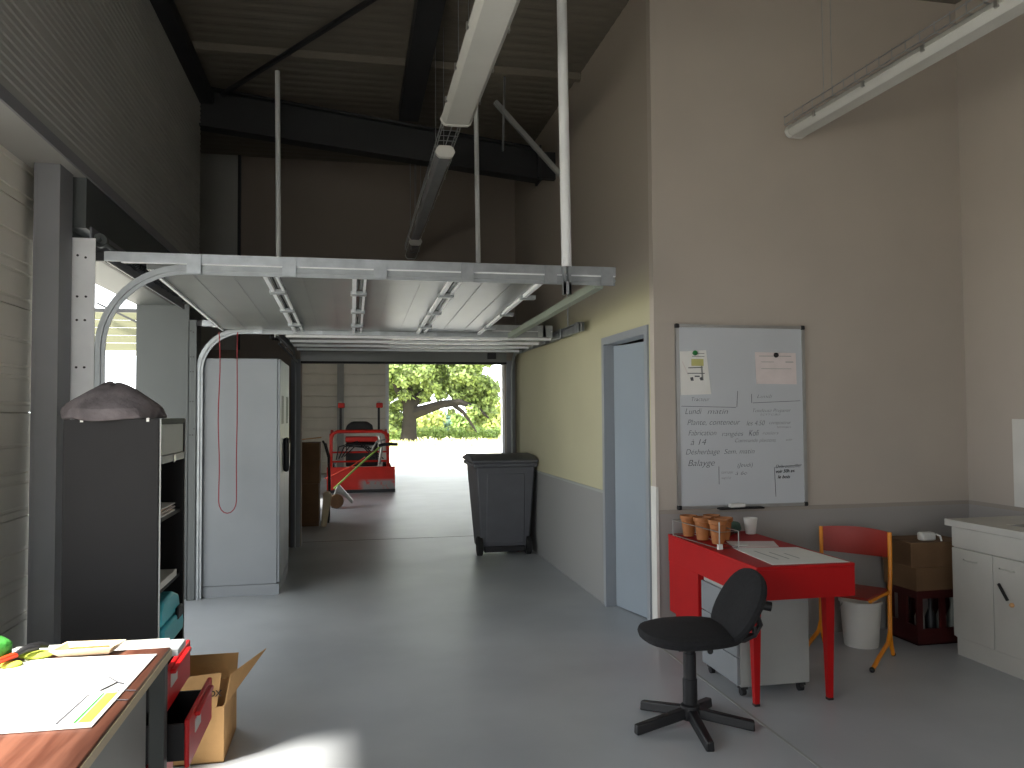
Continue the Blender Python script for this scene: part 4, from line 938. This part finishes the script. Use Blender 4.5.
for z_ in (.56, .74): MB(O).cyl((-.40, 15.7, z_), (.69, 15.7, z_), .018, 8).build('cross_bar', 'red_mach', t)
MB(O).box(-.12, .50, 15.85, 16.5, .45, .92).build('engine_block', 'black', t, bevel=.03)
MB(O).box(-.13, .50, 15.8, 16.5, .93, 1.03).build('hood', 'red_mach', t, bevel=.02)
MB(O).box(-.10, .42, 15.82, 15.85, .72, .86).build('radiator_grille', 'silver', t, bevel=.01)
MB(O).prism([(-.14, 1.14), (.42, 1.14), (.40, 1.26), (.30, 1.33), (0, 1.33), (-.10, 1.26)], 'y', 16.0, 16.5).build('seat_cover', 'black', t, bevel=.03)
for k in range(4):
    MB(O).tube([(-.3+.05*k, 15.68, .6+.02*k), (-.25+.1*k, 15.6, .85), (.1+.1*k, 15.66, .95-.05*k), (.45+.05*k, 15.7, .6)], .012, 6).build('hydraulic_hose', 'black', t)
MB(O).tube([(.52, 15.7, .5), (.56, 15.66, .8), (.52, 15.68, 1.05)], .03, 8).build('hydraulic_ram', 'silver', t)
for xx in (-.22, .52):
    p = MB(O).box(xx-.022, xx+.022, 15.9, 15.94, 1.1, 1.62).build('light_post', 'black', t)
    MB(O).box(xx-.05, xx+.08, 15.86, 15.95, 1.60, 1.70).build('beacon', 'red_mach', p, bevel=.02)
    MB(O).box(xx-.03, xx+.03, 15.88, 15.94, 1.70, 1.73).build('beacon_cap', 'silver', p, bevel=.01)
# walk-behind edger with long handle
O = (-.25, 12.9, 0)
t = thing('walk_behind_trimmer', 'walk-behind trimmer with tan wheel, silver guard and long green handle', 'trimmer', O)
MB(O).lathe((-.30, 12.9, .11), [(.05, -.02), (.108, -.02), (.115, 0), (.115, .03), (.108, .05), (.05, .05)], 24, 'x').build('wheel', 'rubber', t)
MB(O).lathe((-.325, 12.9, .11), [(.078, -.006), (.078, .0), (.03, .002), (.03, .09)], 20, 'x').build('wheel_hub', 'rust', t)
MB(O).lathe((-.24, 12.75, .115), [(.05, -.02), (.1, -.02), (.112, 0), (.112, .03), (.1, .05), (.05, .05)], 24, 'y').build('wheel', 'rust', t)
MB(O).prism([(-.3, .16), (-.24, .33), (-.2, .36), (-.1, .25), (.02, .1), (0, .06), (-.1, .16), (-.2, .24)], 'y', 12.82, 13.0).build('guard', 'silver', t, bevel=.01)
MB(O).tube([(-.28, 12.9, .3), (.1, 12.78, .66), (.48, 12.66, 1.0), (.62, 12.6, 1.02)], .016, 8).build('handle_tube', 'lime_rod', t)
MB(O).tube([(-.42, 12.9, .46), (0, 12.75, .66), (.2, 12.7, .80)], .009, 8).build('control_rod', 'redorange', t)
MB(O).tube([(.42, 12.66, .98), (.5, 12.62, 1.0), (.7, 12.55, 1.0)], .026, 10).build('grip', 'black', t)
MB(O).tube([(.3, 12.7, .9), (.38, 12.6, 1.05), (.52, 12.55, 1.08)], .012, 8).build('throttle_lever', 'alu', t)
carton(-.98, -.43, 10.82, 11.3, 0, .56, 'lower tall carton just inside the far room at left')
tt, h_ = carton(-.96, -.42, 10.84, 11.28, .562, 1.10, 'upper carton with lifted lid, just inside the far room at left')
MB().prism([(-.3, .545), (.28, .60), (.28, .606), (-.3, .551)], 'y', -.2, .2).build('lid_flap', 'card', tt)
t = thing('hand_cart', 'black bent tube frame leaning against the far cartons', 'cart', (-.33, 11.1, 0)); O = (-.33, 11.1, 0)
MB(O).tube([(-.385, 10.93, 1.12), (-.36, 10.9, 1.08), (-.31, 10.88, .9), (-.30, 10.88, .5), (-.31, 10.95, .02)], .014, 8).tube([(-.36, 11.2, 1.08), (-.31, 11.2, .9), (-.30, 11.2, .5), (-.31, 11.2, .02)], .014, 8).cyl((-.30, 10.88, .6), (-.30, 11.2, .6), .012, 8).cyl((-.31, 10.95, .05), (-.31, 11.2, .05), .012, 8).build('tube_frame', 'black', t)
m = MB((-.33, 10.95, 0)); m.prism([(-.40, 0), (-.33, 0), (-.26, .42), (-.30, .47), (-.37, .45)], 'y', 10.72, 10.8)
tag(m.build('paper_sack', 'tray', bevel=.02), 'slim cream paper sack standing before the far cartons', 'sack')

# ------------------------------------------------------------------ outside
g = MB().box(-40, 40, YF+.2, 34, -.12, -.02).build('ground', 'concrete'); struct(g)
struct(MB().box(-40, -2.6, -20, YF+.2, -.12, -.02).build('ground', 'concrete'))
struct(MB().box(-2.6, 40, -20, -3.6, -.12, -.02).build('ground', 'concrete'))
gf = mat('grass_field', '#cbc79c', .95, 0, .2, 1.5)
struct(MB().box(-80, 80, 34, 120, -.12, -.01).build('ground', gf))
def leaves(name, blobs, n, size, m_, parent=None, O=(0, 0, 0), shell=.55):
    w = np.array([b[3]*b[4]*b[5] for b in blobs])**.8; w /= w.sum(); idx = RNG.choice(len(blobs), n, p=w); B = np.array(blobs)[idx]
    d = RNG.normal(size=(n, 3)); d /= np.linalg.norm(d, axis=1)[:, None]
    rad = (shell+(1-shell)*RNG.random(n))[:, None]*(1+.12*RNG.normal(size=(n, 1)))
    c = B[:, :3]+d*rad*B[:, 3:6]-np.array(O)
    nn = d+RNG.normal(size=(n, 3))*.7; nn /= np.linalg.norm(nn, axis=1)[:, None]
    a = np.cross(nn, RNG.normal(size=(n, 3))); a /= np.linalg.norm(a, axis=1)[:, None]; b = np.cross(nn, a)
    s_ = size*(.6+.8*RNG.random((n, 1)))
    v = np.stack([c-a*s_, c-b*s_*.55, c+a*s_, c+b*s_*.55], 1).reshape(-1, 3)
    f = np.arange(n*4).reshape(n, 4)
    me = bpy.data.meshes.new(name); me.from_pydata(v.tolist(), [], f.tolist()); me.materials.append(M[m_])
    o = bpy.data.objects.new(name, me); COL.objects.link(o)
    if parent: o.parent = parent
    else: o.location = O
    return o
def T(px_, py_, Y=42.): k = Y/42.; return ((1.85+(px_-388)*.0535)*k, Y, 1.48+(3.785-1.48-(py_-370)*.0535)*k)
O = (2.9, 42, 0)
t = thing('oak_tree', 'big spreading oak with low branches seen through the far opening', 'tree', O)
tr = T(408, 440); br = T(409, 412)
m = MB(O); m.tube([(tr[0], 42, -.1), (tr[0]+.02, 42, .5), (br[0], 42, 1.6), (br[0]-.05, 42, 2.4), (br[0]-.5, 42, 4.0), (br[0]-.6, 42.5, 6)], [.5, .4, .36, .33, .22, .1], 12)
p2 = [T(412, 413), T(425, 409), T(440, 404), T(458, 402), T(475, 408), T(486, 418)]
m.tube([(p[0], 42-.15*i, p[2]) for i, p in enumerate(p2)], [.34, .27, .22, .17, .11, .05], 9)
p2 = [T(411, 404), T(424, 392), T(440, 380), T(455, 362)]; m.tube([(p[0], 42+.3*i, p[2]) for i, p in enumerate(p2)], [.3, .22, .15, .08], 9)
p2 = [T(404, 400), T(397, 390), T(391, 378)]; m.tube([(p[0], 42-.4*i, p[2]) for i, p in enumerate(p2)], [.24, .16, .08], 9)
p2 = [T(450, 403), T(462, 413), T(470, 425), T(474, 432)]; m.tube([(p[0], 41.6-.1*i, p[2]) for i, p in enumerate(p2)], [.13, .1, .06, .03], 8)
m.build('trunk', 'bark', t)
bl = []
for (x, y_, r_) in ((392, 372, 11), (402, 380, 10), (393, 392, 9), (416, 372, 15), (430, 386, 10), (436, 368, 16), (448, 382, 13), (462, 372, 16), (470, 388, 14), (482, 383, 12), (488, 398, 12), (478, 404, 11), (466, 398, 9), (488, 412, 9), (481, 420, 7), (456, 396, 7), (398, 404, 6), (420, 398, 6), (405, 356, 17), (440, 352, 17), (470, 358, 18), (390, 354, 17), (372, 370, 18), (380, 398, 12), (492, 388, 8), (470, 428, 5), (404, 395, 8), (395, 408, 8), (391, 418, 7), (424, 396, 8), (414, 388, 9), (440, 394, 7), (400, 416, 5), (454, 390, 9), (430, 378, 11), (395, 384, 9), (400, 424, 6), (413, 424, 4.5), (392, 428, 7), (470, 410, 7), (449, 412, 4)):
    p = T(x, y_); k = .0535*r_; bl.append((p[0], 42+random.uniform(-1.2, 1.2), p[2], k, k*1.3, k*.85))
leaves('foliage', bl, 32000, .13, 'leaf', t, O, .3)
hb = [('green leafy bush at left of hedge line, under the oak trunk', [(390, 436, 12), (400, 438, 8)], 'leaf2', 46), ('pale feathery bush under the oak branch, left of centre', [(420, 422, 14), (428, 430, 12), (436, 418, 9)], 'leaf3', 52), ('blue green bush at middle of far hedge', [(440, 424, 13), (450, 426, 13), (458, 430, 10)], 'leaf_blue', 56),
      ('green bush right of the blue green one in far hedge', [(474, 424, 14), (464, 428, 12), (458, 420, 8)], 'leaf2', 50), ('tall pale bush at right end of far hedge', [(492, 428, 14), (500, 420, 12), (506, 412, 14)], 'leaf3', 47)]
for lab, blobs, m_, Y in hb:
    bb = []
    for (x, y_, r_) in blobs:
        p = T(x, y_, Y); k = .0535*r_*Y/42; bb.append((p[0], Y, p[2], k, k, k))
    c = T(blobs[0][0], blobs[0][1], Y); O = (c[0], Y, 0)
    t = thing('bush', lab, 'bush', O); leaves('foliage', bb, 2600, .16, m_, t, O, .3)
    MB(O).tube([(c[0], Y, -.05), (c[0]+.1, Y, c[2]*.8)], [.08, .03], 7).build('stem', 'bark', t)
# hedge strip and tall dry grass
bb = [(-4+i*.55, 43.5+random.uniform(-.4, .4), .35+random.uniform(-.08, .1), .5, .5, .42) for i in range(36)]
o = leaves('low_hedge', bb, 9000, .09, 'leaf2', None, (6, 43.5, 0), .3); tag(o, 'low clipped green hedge beyond dry grass, under the oak', 'hedge', kind='stuff')
n = 7000; gx_ = RNG.uniform(-6, 16, n); gy_ = RNG.uniform(34.3, 39, n); gh = RNG.uniform(.08, .3, n)*(1+.8*(gx_ > 7))
v = np.stack([np.stack([gx_-.03, gy_, 0*gx_-.01], 1), np.stack([gx_+.03, gy_, 0*gx_-.01], 1), np.stack([gx_+RNG.normal(size=n)*.08, gy_, gh], 1)], 1).reshape(-1, 3)
me = bpy.data.meshes.new('tall_grass'); me.from_pydata(v.tolist(), [], np.arange(n*3).reshape(n, 3).tolist()); me.materials.append(M['grass'])
o = bpy.data.objects.new('tall_grass', me); COL.objects.link(o); tag(o, 'pale dry grass between concrete apron and hedge', 'grass', kind='stuff')
# outside the left opening: slatted awning on posts; roof added to block sun
t = thing('slatted_awning', 'beige slatted awning with added sun-blocking roof outside the open left door', 'awning', (-3.2, 9, 0)); O = (-3.2, 9, 0)
for k in range(5):
    MB(O).box(-4.6, -2.0, 9.0+.008*k, 9.02+.008*k, 2.17+.082*k, 2.17+.082*(k+1)-.004).build('slat', 'cream_slats', t, bevel=.004)
MB(O).box(-4.6, -2.0, 8.98, 9.06, 2.12, 2.168).build('bottom_rail', 'white', t)
m = MB(O); m.bar((-2.62, 8.95, 2.66), (-2.1, 8.95, 2.40), .03, .02); m.bar((-4.5, 9.06, 2.60), (-1.9, 9.06, 2.60), .04, .04); m.bar((-5.38, 3.1, 2.61), (-5.38, 9.06, 2.61), .04, .04); m.bar((-1.78, 3.1, 2.61), (-1.93, 9.06, 2.59), .03, .04); m.build('roof_edge', 'dark_steel', t)
MB(O).box(-5.4, -1.74, 3.1, 6.95, 2.63, 2.65).build('added_sun_screen', 'sun_screen', t)
for xx in (-4.55, -1.93): MB(O).box(xx-.04, xx+.04, 9.06, 9.14, -.02, 2.6).build('post', 'galv_white', t)

# ------------------------------------------------------------------ light
w = bpy.data.worlds.new('sky'); SC.world = w; w.use_nodes = True
bg = w.node_tree.nodes['Background']; bg.inputs['Color'].default_value = (.93, .97, 1, 1); bg.inputs['Strength'].default_value = 5.0
def portal(loc, direction, sx_, sz_):
    l = bpy.data.lights.new('portal', 'AREA'); l.shape = 'RECTANGLE'; l.size = sx_; l.size_y = sz_; l.cycles.is_portal = True
    o = bpy.data.objects.new('portal', l); COL.objects.link(o); o.location = loc; o.rotation_euler = Vector(direction).to_track_quat('-Z', 'Y').to_euler()
portal((-1.75, 5.55, 1.2), (1, 0, 0), 2.5, 2.4)
portal((-1.75, 1.37, 1.57), (1, 0, 0), 3.35, 1.65)
portal((-.7, -3.65, 1.4), (0, 1, 0), 1.8, 2.8)
portal((XN+.2, -1.4, 1.95), (-1, 0, 0), 2.0, 1.1)
portal((-1.95, 12.95, 1.05), (1, 0, 0), 1.5, 2.1)
portal((2.33, YF+.2, 1.37), (0, -1, 0), 2.9, 2.75)
s = bpy.data.lights.new('sun', 'SUN'); s.energy = 17.; s.angle = .09; s.color = (1, .95, .86)
so = bpy.data.objects.new('sun', s); COL.objects.link(so); so.rotation_euler = Vector((.5, .25, -.75)).to_track_quat('-Z', 'Y').to_euler()
vs_ = SC.view_settings
vs_.view_transform = 'Standard'; vs_.look = 'None'; vs_.exposure = 0; vs_.gamma = 1; vs_.use_curve_mapping = False
SC.cycles.use_denoising = True; SC.cycles.max_bounces = 10; SC.cycles.diffuse_bounces = 6; SC.cycles.sample_clamp_indirect = 10
